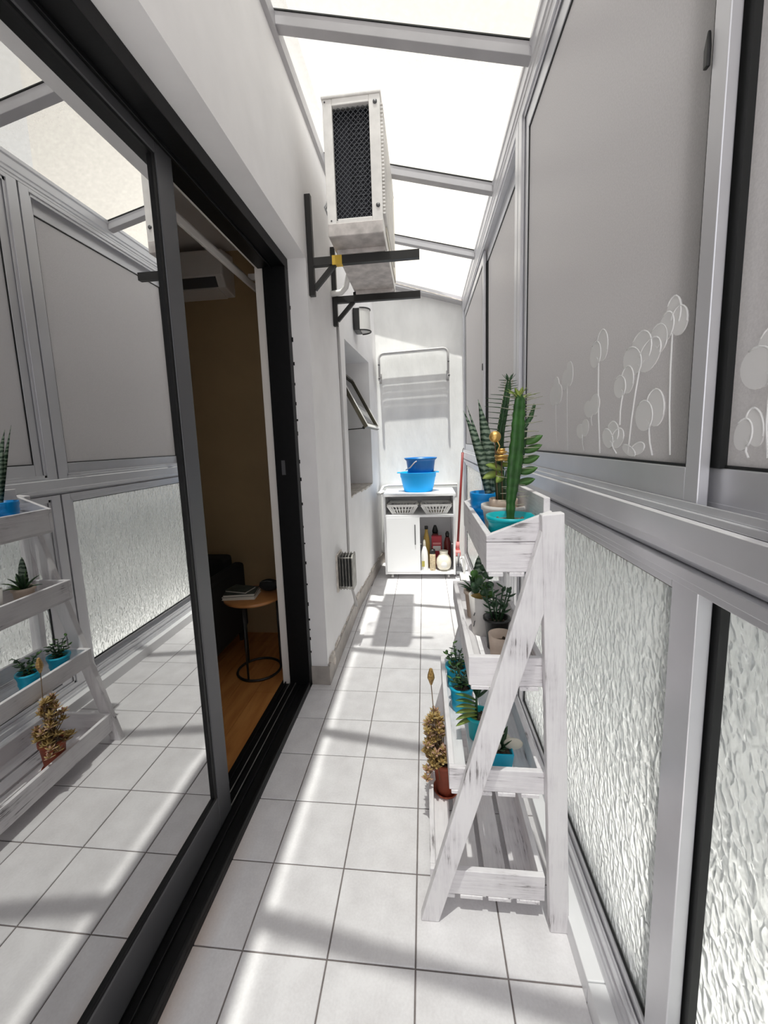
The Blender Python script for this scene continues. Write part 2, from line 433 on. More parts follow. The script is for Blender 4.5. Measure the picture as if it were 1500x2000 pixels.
# ------------------------------------------------------------------ dimensions (metres)
TILE = 0.25
YB = 3.80            # back wall
YF = -1.70           # wall behind the camera
XW = 0.993           # inner face of the window line
def XL(y):           # face of the house wall
    return -0.05 if y < 2.4 else -0.05 + (y - 2.4) / 1.4 * 0.075
def ZR(x): return 3.24 - 0.305 * (x + 0.05)   # underside of the roof glass

# ------------------------------------------------------------------ floor
def build_floor():
    mb = MB().box(-0.20, 1.13, YF, YB + 0.02, -0.06, -0.004)
    fl = struct('floor', mb, M['grout'], 'grey ceramic tile floor of the narrow covered passage', 'floor')
    me = None; gap = 0.0022
    def tile_mesh(w, d):
        m = MB(); a, b = w / 2 - gap, d / 2 - gap; e = 0.0018
        v = [(-a, -b, -0.012), (a, -b, -0.012), (a, b, -0.012), (-a, b, -0.012),
             (-a, -b, -e), (a, -b, -e), (a, b, -e), (-a, b, -e),
             (-a + e, -b + e, 0), (a - e, -b + e, 0), (a - e, b - e, 0), (-a + e, b - e, 0)]
        f = [(0, 3, 2, 1), (8, 9, 10, 11)]
        for k in range(4):
            l = (k + 1) % 4
            f += [(k, l, 4 + l, 4 + k), (4 + k, 4 + l, 8 + l, 8 + k)]
        me = bpy.data.meshes.new('tile'); me.from_pydata(v + [], [], f); me.materials.append(M['tile']); me.update(); return me
    cache = {}
    rows = []
    y = -7 * TILE
    while y < YB - 0.01:
        rows.append((max(y, YF), min(y + TILE, YB))); y += TILE
    for (y0, y1) in rows:
        left = -0.155 if y0 < 1.30 else max(XL((y0 + y1) / 2), -0.05)
        for (x0, x1) in ((left, 0.0), (0.0, 0.25), (0.25, 0.5), (0.5, 0.75), (0.75, 0.942)):
            if x1 - x0 < 0.012: continue
            k = (round(x1 - x0, 3), round(y1 - y0, 3))
            if k not in cache: cache[k] = tile_mesh(*k)
            o = bpy.data.objects.new('tile', cache[k]); COL.objects.link(o); o.parent = fl
            o.location = ((x0 + x1) / 2, (y0 + y1) / 2, random.uniform(-0.0006, 0.0004))
build_floor()

# ------------------------------------------------------------------ walls
DY1 = 1.31; DZ = 2.42   # door opening: far edge, head
WY0, WY1, WZ0, WZ1 = 2.33, 3.36, 1.0, 2.25   # little window in the house wall
def build_walls():
    IN = -0.318; TOP = 3.5
    mb = MB()
    mb.box(IN, -0.05, YF - 0.05, DY1, DZ, TOP)                 # over the door
    mb.box(IN, -0.05, YF - 0.3, -1.62, 0, DZ)
    mb.box(IN, -0.05, DY1, WY0, -0.02, TOP)
    def seg(y0, y1, z0, z1):
        mb.prism([(IN, y0), (XL(y0), y0), (XL(y1), y1), (IN, y1)], 'z', z0, z1)
    seg(WY0, 2.4, -0.02, WZ0); seg(WY0, 2.4, WZ1, TOP)
    seg(2.4, WY1, -0.02, WZ0); seg(2.4, WY1, WZ1, TOP)
    seg(WY1, YB + 0.1, -0.02, TOP)
    struct('wall_left', mb, M['wall'], 'white plastered house wall with black sliding door and small window', 'wall')
    # broken plaster along the door reveal
    mb = MB(); z = 0.2
    rr = random.Random(3)
    while z < 2.3:
        h = rr.uniform(0.015, 0.05)
        mb.box(-0.152, -0.150 + rr.uniform(0.002, 0.007), DY1 - 0.003, DY1 + 0.004, z, z + h * 0.5); z += h + rr.uniform(0.02, 0.12)
    struct('trim_1', mb, M['black'], 'flaking black paint line down the white door reveal', 'trim')
    # back wall following the roof slope
    mb = MB().prism([(-0.4, -0.02), (1.10, -0.02), (1.10, ZR(1.10) - 0.03), (-0.4, ZR(-0.4) - 0.03)], 'y', YB, YB + 0.15)
    struct('wall_back', mb, M['wallback'], 'rough white end wall with sunlit lower part', 'wall')
    mb = MB().box(-0.4, 1.3, YF - 0.12, YF, -0.02, 0.75)  # unseen parapet, kept low so sky light from behind brightens the passage
    struct('wall_front', mb, M['wall'], 'unseen low white wall behind the viewer, kept low to let sky light in', 'wall')
    # baseboards
    mb = MB().box(-0.052, -0.036, DY1 + 0.0, 2.4, 0, 0.125)
    mb.prism([(-0.05, 2.4), (-0.036, 2.4), (XL(YB) + 0.014, YB), (XL(YB), YB)], 'z', 0, 0.125)
    mb.box(-0.150, -0.036, DY1 - 0.012, DY1, 0, 0.115)
    bl = struct('baseboard_left', mb, M['base'], 'worn grey tile baseboard along the house wall', 'baseboard', 0.002)
    rr = random.Random(5); m2 = MB()
    y = DY1 + 0.03
    while y < 3.7:
        l = rr.uniform(0.03, 0.14); x = XL(y) ; m2.box(x - 0.002, x + rr.uniform(0.008, 0.018), y, y + l, 0.125 - rr.uniform(0, 0.006), 0.125 + rr.uniform(0.004, 0.02)); y += l + rr.uniform(0.0, 0.1)
    m2.ball((-0.036, 1.42, 0.09), 0.02, 8, 5, (0.6, 1, 1.5)); m2.ball((-0.036, 1.36, 0.13), 0.017, 8, 5, (0.7, 1, 1.4))
    part('crumbled_mortar', m2, M['putty'], bl)
    mb = MB().box(XL(YB), 0.945, YB - 0.014, YB, 0, 0.125)
    struct('baseboard_back', mb, M['base'], 'grey tile baseboard of the end wall', 'baseboard', 0.002)
    # kerb under the windows
    mb = MB()
    for (a, b) in ((YF, -0.03), (-0.03, 1.15), (1.15, 2.4), (2.4, YB)):
        mb.box(0.94, 1.12, a + 0.001, b - 0.001, -0.02, 0.063)
    struct('trim_2', mb, M['melamine'], 'low white kerb below the aluminium windows', 'trim', 0.003)
build_walls()

# ------------------------------------------------------------------ roof
BEAMS = (-1.55, -0.72, 0.10, 0.93, 1.79, 2.66)
def build_roof():
    def rbar(y, skew, w, top, h):
        mb = MB(); xs = (-0.05, 1.02); v = []
        for x, dy in ((xs[0], skew), (xs[1], -skew)):
            z1 = ZR(x) - top; z0 = z1 - h
            v += [(x, y + dy - w / 2, z0), (x, y + dy + w / 2, z0), (x, y + dy + w / 2, z1), (x, y + dy - w / 2, z1)]
        return mb.add(v, [(3, 2, 1, 0), (4, 5, 6, 7), (0, 1, 5, 4), (1, 2, 6, 5), (2, 3, 7, 6), (3, 0, 4, 7)])
    # the wall plate and gutter rails make up the roof's own mesh
    mb = MB().box(-0.052, -0.028, YF, YB, ZR(-0.03) - 0.075, ZR(-0.03) - 0.012)
    mb.prism([(-0.05, ZR(-0.05) - 0.06), (1.09, ZR(1.09) - 0.05), (1.09, ZR(1.09)), (-0.05, ZR(-0.05))], 'y', YB - 0.125, YB - 0.001)
    roof = struct('roof', mb, M['white_alu'], 'sloping glazed roof of dirty glass panes on grey rafters', 'roof')
    for y in BEAMS:
        b = part('rafter', rbar(y, 0.045, 0.05, 0.006, 0.05), M['white_alu'], roof, 0.002)
        part('shadow_gap_line', rbar(y, 0.045, 0.058, 0.001, 0.005), M['aludark'], b)  # black strip painted in for the shadow gap under the glass edge
    ys = list(BEAMS) + [YB - 0.1]
    for a, b in zip(ys[:-1], ys[1:]):
        mb = MB(); v = []
        for dz in (0.0, 0.006):
            for x, dy in ((-0.048, 0.045), (1.06, -0.045)):
                for y in (a + 0.008, b - 0.008): v.append((x, y + dy, ZR(x) + dz))
        # order: (x0,a)(x0,b)(x1,a)(x1,b)
        mb.add(v, [(0, 1, 3, 2), (4, 6, 7, 5), (0, 2, 6, 4), (1, 5, 7, 3), (0, 4, 5, 1), (2, 3, 7, 6)])
        part('roof_pane', mb, M['roof'], roof)
    mb = MB()
    mb.prism([(-0.03, ZR(-0.03) - 0.03), (1.02, ZR(1.02) - 0.045), (1.02, ZR(1.02) - 0.036), (-0.03, ZR(-0.03) - 0.02)], 'y', YB - 0.128, YB - 0.126)
    part('crusted_sealant', mb, M['putty'], roof)
build_roof()

# ------------------------------------------------------------------ aluminium windows
def rect_frame(mb, x0, x1, y0, y1, z0, z1, wy, wz0, wz1=None):
    wz1 = wz0 if wz1 is None else wz1
    wa, wb = wy if isinstance(wy, tuple) else (wy, wy)
    mb.box(x0, x1, y0, y0 + wa, z0, z1); mb.box(x0, x1, y1 - wb, y1, z0, z1)
    mb.box(x0, x1, y0 + wa, y1 - wb, z0, z0 + wz0); mb.box(x0, x1, y0 + wa, y1 - wb, z1 - wz1, z1)
    return mb

def sash(win, x0, x1, y0, y1, z0, z1, wy, wzb, wzt, glass, name='sash'):
    mb = rect_frame(MB(), x0, x1, y0, y1, z0, z1, wy, wzb, wzt)
    s = part(name, mb, M['alu'], win, 0.002)
    xm = (x0 + x1) / 2; wa, wb = wy
    sl = rect_frame(MB(), xm - 0.006, xm + 0.006, y0 + wa - 0.001, y1 - wb + 0.001, z0 + wzb - 0.001, z1 - wzt + 0.001, 0.006, 0.006)
    part('seal', sl, M['aludark'], s)
    part('pane', MB().box(xm - 0.002, xm + 0.002, y0 + wa - 0.002, y1 - wb + 0.002, z0 + wzb - 0.002, z1 - wzt + 0.002), glass, s)
    return s

FLOWERS_A = [(0.227, 1.667, 0.049, 0.041, (0.197, 1.396), 2, 1), (0.011, 1.613, 0.064, 0.039, (0.046, 1.4), 3, 1), (-0.1, 1.653, 0.036, 0.034, (-0.116, 1.403), 3, 1),
             (-0.052, 1.628, 0.031, 0.025, None, 1, 1), (0.081, 1.562, 0.042, 0.031, (0.091, 1.466), 2, 1), (-0.037, 1.49, 0.048, 0.038, (-0.055, 1.4), 2, 1),
             (0.128, 1.442, 0.049, 0.029, (0.103, 1.399), 3, 1), (0.023, 1.410, 0.044, 0.013, None, 2, 1), (0.26, 1.523, 0.046, 0.028, (0.255, 1.471), 2, 0),
             (0.323, 1.462, 0.041, 0.025, (0.307, 1.4), 2, 0), (0.464, 1.633, 0.045, 0.04, (0.44, 1.396), 2, 0), (0.577, 1.597, 0.053, 0.044, (0.552, 1.411), 3, 0)]
FLOWERS_B = [(-0.33, 1.70, 0.05, 0.045, (-0.34, 1.40), 2, 1), (-0.295, 1.545, 0.05, 0.04, (-0.30, 1.404), 3, 1), (-0.262, 1.445, 0.025, 0.03, (-0.265, 1.403), 2, 1), (-0.5, 1.62, 0.06, 0.05, (-0.48, 1.4), 3, 1), (-0.72, 1.55, 0.06, 0.05, (-0.7, 1.4), 2, 1)]

def flowers(lst, s, x):
    for fi, (y, z, ry, rz, stem, np_, line) in enumerate(lst):
        mb = MB(); ln = MB()
        def petal(cy, cz, a, b, rot, k):
            n = 20; pts = []
            for i in range(n):
                t = 2 * math.pi * i / n; py, pz = a * math.cos(t), b * math.sin(t)
                pts.append((cy + py * math.cos(rot) - pz * math.sin(rot), cz + py * math.sin(rot) + pz * math.cos(rot)))
            t0 = 0.00015 * k + 0.00045 * (fi % 3)
            mb.prism(pts, 'x', x - 0.0011 - t0, x)
            if line:
                arc = [(x - 0.0014 - t0, p[0], p[1]) for p in pts[2:13]]
                ln.tube(arc, 0.0016, 4)
        ry *= 1.18; rz *= 1.12
        if np_ == 1: petal(y, z, ry * 0.9, rz, 0.2, 0)
        elif np_ == 2:
            petal(y + ry * 0.40, z - rz * 0.2, ry * 0.62, rz * 0.74, 0.25, 0); petal(y - ry * 0.33, z + rz * 0.12, ry * 0.58, rz * 0.88, -0.25, 1)
        else:
            petal(y + ry * 0.48, z - rz * 0.22, ry * 0.58, rz * 0.68, 0.4, 0); petal(y - ry * 0.45, z - rz * 0.22, ry * 0.58, rz * 0.68, -0.4, 1); petal(y, z + rz * 0.22, ry * 0.56, rz * 0.82, 0, 2)
        fo = part('flower_print', mb, M['print'], s)
        if stem:
            y1, z1 = stem
            pts = [(x - 0.0012, y + (y1 - y) * t + 0.006 * math.sin(3 * t), z - rz * 0.55 + (z1 - z + rz * 0.55) * t) for t in (0, 0.3, 0.6, 1)]
            ln.tube(pts, 0.0019 if line else 0.0008, 4)
        for a, b in ((0.2, 0.1), (-0.22, 0.12)):
            if line: ln.tube([(x - 0.0016, y, z - rz * 0.62), (x - 0.0016, y + a * ry, z - rz * (0.5 - b))], 0.0009, 4)
        if ln.v: part('print_line', ln, M['printline'], s)

def build_windows():
    Z0, Z1 = 1.30, 2.82
    def window(name, y0, y1, meet, z0, z1, glass, lab, wy, wzb, wzt, jamb, wm, xa=(1.007, 1.033), xb=(1.042, 1.068)):
        mb = rect_frame(MB(), XW, 1.078, y0, y1, z0, z1, jamb, 0.012, 0.02)
        # guide lips of the two tracks
        for xx in (1.002, 1.037, 1.072):
            mb.box(xx - 0.0015, xx + 0.0015, y0 + jamb, y1 - jamb, z0 + 0.012, z0 + 0.026)
            mb.box(xx - 0.0015, xx + 0.0015, y0 + jamb, y0 + jamb + 0.014, z0 + 0.012, z1 - 0.02); mb.box(xx - 0.0015, xx + 0.0015, y1 - jamb - 0.014, y1 - jamb, z0 + 0.012, z1 - 0.02)
            mb.box(xx - 0.0015, xx + 0.0015, y0 + jamb, y1 - jamb, z1 - 0.036, z1 - 0.02)
        w = struct(name, mb, M['alu'], lab, 'window', 0.0015)
        a = sash(w, xa[0], xa[1], meet - wm / 2, y1 - jamb - 0.006, z0 + 0.014, z1 - 0.024, (wm, wy), wzb, wzt, glass)
        ye = meet + wm / 2 + 0.065
        b = sash(w, xb[0], xb[1], y0 + jamb + 0.006, ye, z0 + 0.014, z1 - 0.024, (wy, wm), wzb, wzt, glass)
        part('seal_gap_shade', MB().box(xb[0] - 0.004, (xb[0] + xb[1]) / 2 - 0.0025, meet - wm / 2 - 0.012, ye - wm, z0 + 0.014 + wzb, z1 - 0.024 - wzt), M['aludark'], b)  # black strip: brush seal plus the shade in the gap behind the stile
        return w, a, b
    w1, a1, b1 = window('window_1', -1.695, 1.115, -0.190, Z0, Z1, M['frost'], 'large aluminium sliding window with frosted panes and flower prints, above the plant stand', 0.050, 0.070, 0.075, 0.055, 0.036, (1.008, 1.026), (1.036, 1.056))
    flowers(FLOWERS_A, a1, 1.0149); flowers(FLOWERS_B, b1, 1.0439)
    w2, a2, b2 = window('window_2', 1.125, 3.78, 2.33, Z0, Z1, M['frost'], 'frosted aluminium sliding window nearest the end wall, upper row', 0.050, 0.070, 0.075, 0.055, 0.040, (1.008, 1.026), (1.036, 1.056))
    w3, a3, b3 = window('window_3', -1.695, 1.115, -0.193, 0.112, 1.212, M['hammer'], 'lower sliding window of hammered glass beside the plant stand', 0.075, 0.030, 0.030, 0.055, 0.072)
    w4, a4, b4 = window('window_4', 1.125, 3.78, 2.40, 0.112, 1.212, M['hammer'], 'lower hammered glass window next to the white cabinet', 0.060, 0.030, 0.030, 0.055, 0.060)
    # latches on the meeting stiles
    for s, y, z in ((a1, -0.165, 2.035), (a2, 2.345, 1.98)):
        mb = MB().prism([(y - 0.005, z - 0.024), (y + 0.005, z - 0.024), (y + 0.006, z + 0.004), (y - 0.002, z + 0.028), (y - 0.005, z + 0.004)], 'x', 1.002, 1.008)
        part('latch', mb, M['black_plastic'], s, 0.0015, label='black latch')
    # middle rail, head rail and bottom track: continuous aluminium profiles
    def prof(name, pts, lab):
        return struct(name, MB().prism(pts, 'y', YF, YB), M['alu'], lab, 'trim', 0.0012)
    prof('trim_3', [(1.08, 1.214), (1.08, 1.2995), (0.992, 1.2995), (0.986, 1.296), (0.984, 1.249), (0.994, 1.245), (0.997, 1.228), (1.008, 1.214)], 'aluminium middle rail between the upper and lower windows')
    prof('trim_4', [(1.08, 2.821), (1.08, ZR(1.08) - 0.003), (0.975, ZR(0.975) - 0.003), (0.975, ZR(0.975) - 0.022), (0.982, ZR(0.98) - 0.026), (0.982, 2.858), (0.988, 2.854), (0.988, 2.838), (0.993, 2.834), (0.993, 2.821)], 'aluminium head rail where the windows meet the roof')
    prof('trim_5', [(1.08, 0.0635), (1.08, 0.1115), (0.999, 0.1115), (0.999, 0.096), (0.990, 0.092), (0.990, 0.078), (0.982, 0.074), (0.982, 0.0635)], 'aluminium bottom track on the low kerb')
build_windows()

# ------------------------------------------------------------------ sliding door
def build_door():
    y0 = -1.62; y1 = DY1
    mb = MB()
    mb.box(-0.30, -0.150, y0, y1, 2.366, DZ)                       # head
    mb.box(-0.226, -0.216, y0, y1, 2.352, 2.366)
    mb.box(-0.272, -0.150, y1 - 0.055, y1, 0.0, 2.366)             # far jamb
    mb.box(-0.30, -0.150, y0, y0 + 0.05, 0.0, 2.366)
    mb.box(-0.335, -0.150, y0, y1, -0.02, 0.022)                  # threshold
    mb.box(-0.162, -0.150, y0, y1, 0.022, 0.040)
    for xx in (-0.205, -0.236, -0.270, -0.303):
        mb.box(xx - 0.003, xx + 0.003, y0, y1 - 0.03, 0.022, 0.036)
    d = struct('door_1', mb, M['black'], 'black framed sliding glass door standing half open', 'door', 0.002)
    rl = MB()
    for xx in (-0.236, -0.270):
        rl.tube([(xx, y0 + 0.01, 0.038), (xx, y1 - 0.06, 0.038)], 0.0022, 6)
    part('rail', rl, M['ventmetal'], d)
    part('strike_plate', MB().box(-0.235, -0.215, y1 - 0.059, y1 - 0.055, 1.28, 1.36), M['darkgrey'], d)
    def dsash(x0, x1, ya, yb):
        m = rect_frame(MB(), x0, x1, ya, yb, 0.040, 2.364, 0.085, 0.125, 0.042)
        s = part('sash', m, M['sash'], d, 0.003)
        xm = (x0 + x1) / 2
        part('seal', rect_frame(MB(), x0 + 0.004, x1 - 0.004, ya + 0.084, yb - 0.084, 0.164, 2.323, 0.017, 0.012, 0.010), M['black'], s)
        part('pane', MB().box(xm - 0.003, xm + 0.003, ya + 0.086, yb - 0.086, 0.166, 2.322), M['doorglass'], s)
    dsash(-0.258, -0.228, -1.55, 0.410)
    dsash(-0.296, -0.268, -1.56, 0.330)
    # white timber lining on the room side
    mb = MB().box(-0.318, -0.273, y1 - 0.045, y1 - 0.001, 0.0, 2.395); mb.box(-0.318, -0.301, y0, y1 - 0.045, 2.375, 2.42)
    struct('trim_6', mb, M['roomwhite'], 'white lining board inside the black door frame', 'trim', 0.002)
build_door()

# ------------------------------------------------------------------ the dark room behind the door
def build_room():
    x0, x1, ya, yb, zc = -3.4, -0.318, YF, 1.95, 2.78
    struct('floor_room', MB().box(x0, -0.335, ya, yb, -0.05, -0.003), M['plank'], 'wooden floor of the dark room', 'floor')
    fl = bpy.data.objects['floor_room']
    x = -0.338
    for i in range(16):
        xa = x - 0.13
        yy = ya + (i % 3) * 0.35
        first = True
        ycur = ya
        while ycur < yb - 0.01:
            ye = min(yb, ycur + (1.2 if not first else 0.5 + 0.3 * (i % 3))); first = False
            part('plank', MB().box(xa + 0.001, x - 0.001, ycur + 0.001, ye - 0.001, -0.003, 0.004), M['plank'], fl); ycur = ye
        x = xa
    struct('wall_room_end', MB().box(x0, x1, yb, yb + 0.1, 0, zc), M['tan_wall'], 'tan wall at the end of the dark room', 'wall')
    struct('wall_room_far', MB().box(x0 - 0.1, x0, ya, yb, 0, zc), M['tan_wall'], 'tan side wall deep in the dark room', 'wall')
    struct('wall_room_near', MB().box(x0, x1, ya - 0.1, ya, 0, zc), M['tan_wall'], 'tan wall of the dark room behind the glass', 'wall')
    struct('ceiling', MB().box(x0, x1, ya, yb, zc, zc + 0.08), M['roomwhite'], 'pale ceiling of the dark room', 'ceiling')
    # curtain rail over the door
    t = thing('curtain_rail', 'pale double curtain rail above the open doorway in the room', 'curtain rail', (-0.43, 0.2, 2.40))
    part('track', MB().box(-0.455, -0.435, -1.4, 1.75, 2.385, 2.41).box(-0.425, -0.410, -1.4, 1.75, 2.345, 2.378), M['roomwhite'], t, 0.002)
    part('end_cap', MB().ball((-0.445, 1.77, 2.397), 0.022, 12, 8), M['darkgrey'], t)
    for yy in (-0.8, 0.4, 1.5): part('bracket', MB().box(-0.45, -0.319, yy, yy + 0.02, 2.405, 2.44), M['roomwhite'], t)
    # indoor air conditioner
    t = thing('indoor_air_conditioner', 'white split air conditioner high on the tan room wall', 'air conditioner', (-1.1, 1.85, 2.47))
    mb = MB().prism([(1.949, 2.47), (1.80, 2.49), (1.76, 2.56), (1.77, 2.72), (1.949, 2.74)], 'x', -1.55, -0.73)
    part('body', mb, M['roomwhite'], t, 0.012)
    part('air_flap', MB().prism([(1.925, 2.468), (1.79, 2.487), (1.788, 2.480), (1.925, 2.461)], 'x', -1.50, -0.78), M['roomwhite'], t, 0.001)
    part('outlet', MB().prism([(1.80, 2.5), (1.765, 2.55), (1.763, 2.545), (1.797, 2.495)], 'x', -1.50, -0.78), M['darkgrey'], t)
    # side table with a ring base
    c = (-0.535, 1.43)
    t = thing('side_table', 'round wooden side table with black wire ring base', 'table', (c[0], c[1], 0.004))
    part('table_top', MB().lathe([(0, 0.495), (0.170, 0.495), (0.182, 0.502), (0.182, 0.512), (0.176, 0.518), (0, 0.518)], (c[0], c[1], 0), 40), M['tabletop'], t)
    ring = [(c[0] + 0.135 * math.cos(a), c[1] + 0.135 * math.sin(a), 0.013) for a in [2 * math.pi * k / 32 for k in range(32)]]
    part('base_ring', MB().tube(ring, 0.008, 8, True), M['blacksteel'], t)
    for a in (0.4, 2.5, 4.6):
        p = (c[0] + 0.135 * math.cos(a), c[1] + 0.135 * math.sin(a)); part('leg', MB().tube([(p[0], p[1], 0.013), (p[0], p[1], 0.496)], 0.007, 8), M['blacksteel'], t)
    def book(x, y, w, d, z, h, rot, col, lab):
        t = thing('book', lab, 'book', (x, y, z), 'books on the round side table')
        def rb(x0, x1, y0, y1, z0, z1):
            m = MB().box(x0, x1, y0, y1, z0, z1); cr, sr = math.cos(rot), math.sin(rot)
            m.v = [(x + a * cr - b * sr, y + a * sr + b * cr, c_) for a, b, c_ in m.v]; return m
        part('cover', rb(-w / 2, w / 2, -d / 2, d / 2, z, z + 0.002).box(0, 0, 0, 0, z, z) if False else rb(-w / 2, w / 2, -d / 2, d / 2, z, z + 0.002), col, t)
        part('pages', rb(-w / 2 + 0.003, w / 2 - 0.003, -d / 2 + 0.003, d / 2 - 0.002, z + 0.002, z + h - 0.002), M['paper'], t)
        part('cover', rb(-w / 2, w / 2, -d / 2, d / 2, z + h - 0.002, z + h), col, t)
    book(-0.60, 1.40, 0.20, 0.14, 0.518, 0.018, 0.12, M['paper'], 'pale magazine at the bottom of the pile on the table')
    book(-0.60, 1.40, 0.19, 0.135, 0.536, 0.016, 0.18, M['book1'], 'dark covered book in the middle of the pile on the table')
    book(-0.61, 1.41, 0.15, 0.11, 0.552, 0.012, -0.2, M['book1'], 'small dark book lying on top of the table pile')
    t = thing('pouch', 'black soft pouch at the back of the side table', 'pouch', (-0.46, 1.50, 0.518))
    part('body', MB().ball((-0.46, 1.50, 0.555), 0.055, 14, 8, (1.2, 0.8, 0.68)), M['sofa'], t)
    part('zip', MB().tube([(-0.515, 1.49, 0.575), (-0.46, 1.47, 0.590), (-0.41, 1.49, 0.575)], 0.003, 6), M['darkgrey'], t)
    # armchair, almost lost in the dark
    t = thing('armchair', 'black armchair in the dark behind the side table', 'armchair', (-1.13, 1.45, 0.004))
    part('seat', MB().box(-1.38, -0.88, 1.15, 1.70, 0.12, 0.42), M['sofa'], t, 0.03)
    part('backrest', MB().box(-1.38, -0.88, 1.70, 1.88, 0.12, 0.66), M['sofa'], t, 0.03)
    part('armrest', MB().box(-0.88, -0.79, 1.15, 1.88, 0.10, 0.60), M['sofa'], t, 0.03)
    part('armrest', MB().box(-1.47, -1.38, 1.15, 1.88, 0.10, 0.56), M['sofa'], t, 0.03)
    for xx in (-1.43, -0.84):
        for yy in (1.2, 1.83): part('leg', MB().tube([(xx, yy, 0.004), (xx, yy, 0.11)], [0.014, 0.02], 8), M['sofa'], t)
build_room()

# ------------------------------------------------------------------ little bathroom window in the house wall
def build_small_window():
    yc0, yc1 = WY0, WY1
    # closed dim space behind
    mb = MB(); mb.box(-1.3, -1.25, 1.96, 3.8, 0, 2.8); mb.box(-1.3, -0.32, 3.75, 3.8, 0, 2.8); mb.box(-1.3, -0.32, 2.06, 2.10, 0, 2.8); mb.box(-1.3, -0.32, 2.06, 3.8, 2.78, 2.83); mb.box(-1.3, -0.32, 2.06, 3.8, -0.02, 0.0)
    struct('wall_bathroom', mb, M['wall'], 'dim white room behind the small tilted window', 'wall')
    mb = rect_frame(MB(), -0.317, -0.285, yc0, yc1, WZ0, WZ1, 0.03, 0.03)
    mb.box(-0.317, -0.285, yc0 + 0.03, yc1 - 0.03, 2.06, 2.09)
    w = struct('window_5', mb, M['bronze'], 'small window in the house wall with its sash tilted out', 'window', 0.002)
    part('pane', MB().box(-0.302, -0.298, yc0 + 0.03, yc1 - 0.03, 2.09, WZ1 - 0.03), M['frost'], w)
    # tilted awning sash
    h = Vector((-0.165, 0, 2.065)); b = Vector((0.092, 0, 1.565)); d = (b - h).normalized(); n = Vector((-d.z, 0, d.x))
    if n.x < 0: n = -n
    ya, yb = 2.36, 3.26
    def slab(s0, s1, y0, y1, t0, t1):
        m = MB(); L = (b - h).length; v = []
        for y in (y0, y1):
            for s, t in ((s0, t0), (s1, t0), (s1, t1), (s0, t1)):
                p = h + d * (s * L) + n * t; v.append((p.x, y, p.z))
        return m.add(v, [(0, 1, 2, 3), (7, 6, 5, 4), (0, 4, 5, 1), (1, 5, 6, 2), (2, 6, 7, 3), (3, 7, 4, 0)])
    m = MB()
    for q in (slab(0, 1, ya, ya + 0.028, -0.016, 0.016), slab(0, 1, yb - 0.028, yb, -0.016, 0.016), slab(0, 0.055, ya + 0.028, yb - 0.028, -0.016, 0.016), slab(0.93, 1, ya + 0.028, yb - 0.028, -0.016, 0.016)):
        m.add(q.v, q.f)
    s = part('sash', m, M['bronze'], w, 0.001)
    part('pane', slab(0.055, 0.93, ya + 0.028, yb - 0.028, -0.003, 0.001), M['clear'], s)
    m = MB()
    for q in (slab(0.0, 1.01, ya - 0.001, ya + 0.010, 0.016, 0.022), slab(0.0, 1.01, yb - 0.010, yb + 0.001, 0.016, 0.022), slab(0.965, 1.01, ya, yb, 0.016, 0.022)):
        m.add(q.v, q.f)
    part('edge_strip', m, M['white'], s, label='bright edge strip')
    part('stay_arm', MB().tube([(-0.17, ya + 0.02, 1.545), (-0.06, ya + 0.02, 1.55), (0.07, ya + 0.03, 1.557)], 0.005, 6).ball((0.068, ya + 0.03, 1.562), 0.013, 10, 6), M['blacksteel'], s)
    # cracked, rough sill
    m = MB(); rr = random.Random(9); y = yc0 + 0.01
    while y < yc1 - 0.03:
        l = rr.uniform(0.05, 0.12); e = min(y + l, yc1 - 0.01); x = XL((y + e) / 2)
        m.box(-0.285, x + rr.uniform(-0.004, 0.012), y + 0.004, e, WZ0 - 0.01, WZ0 + rr.uniform(0.004, 0.012)); y = e
    part('sill_tile', m, M['putty'], w)
build_small_window()

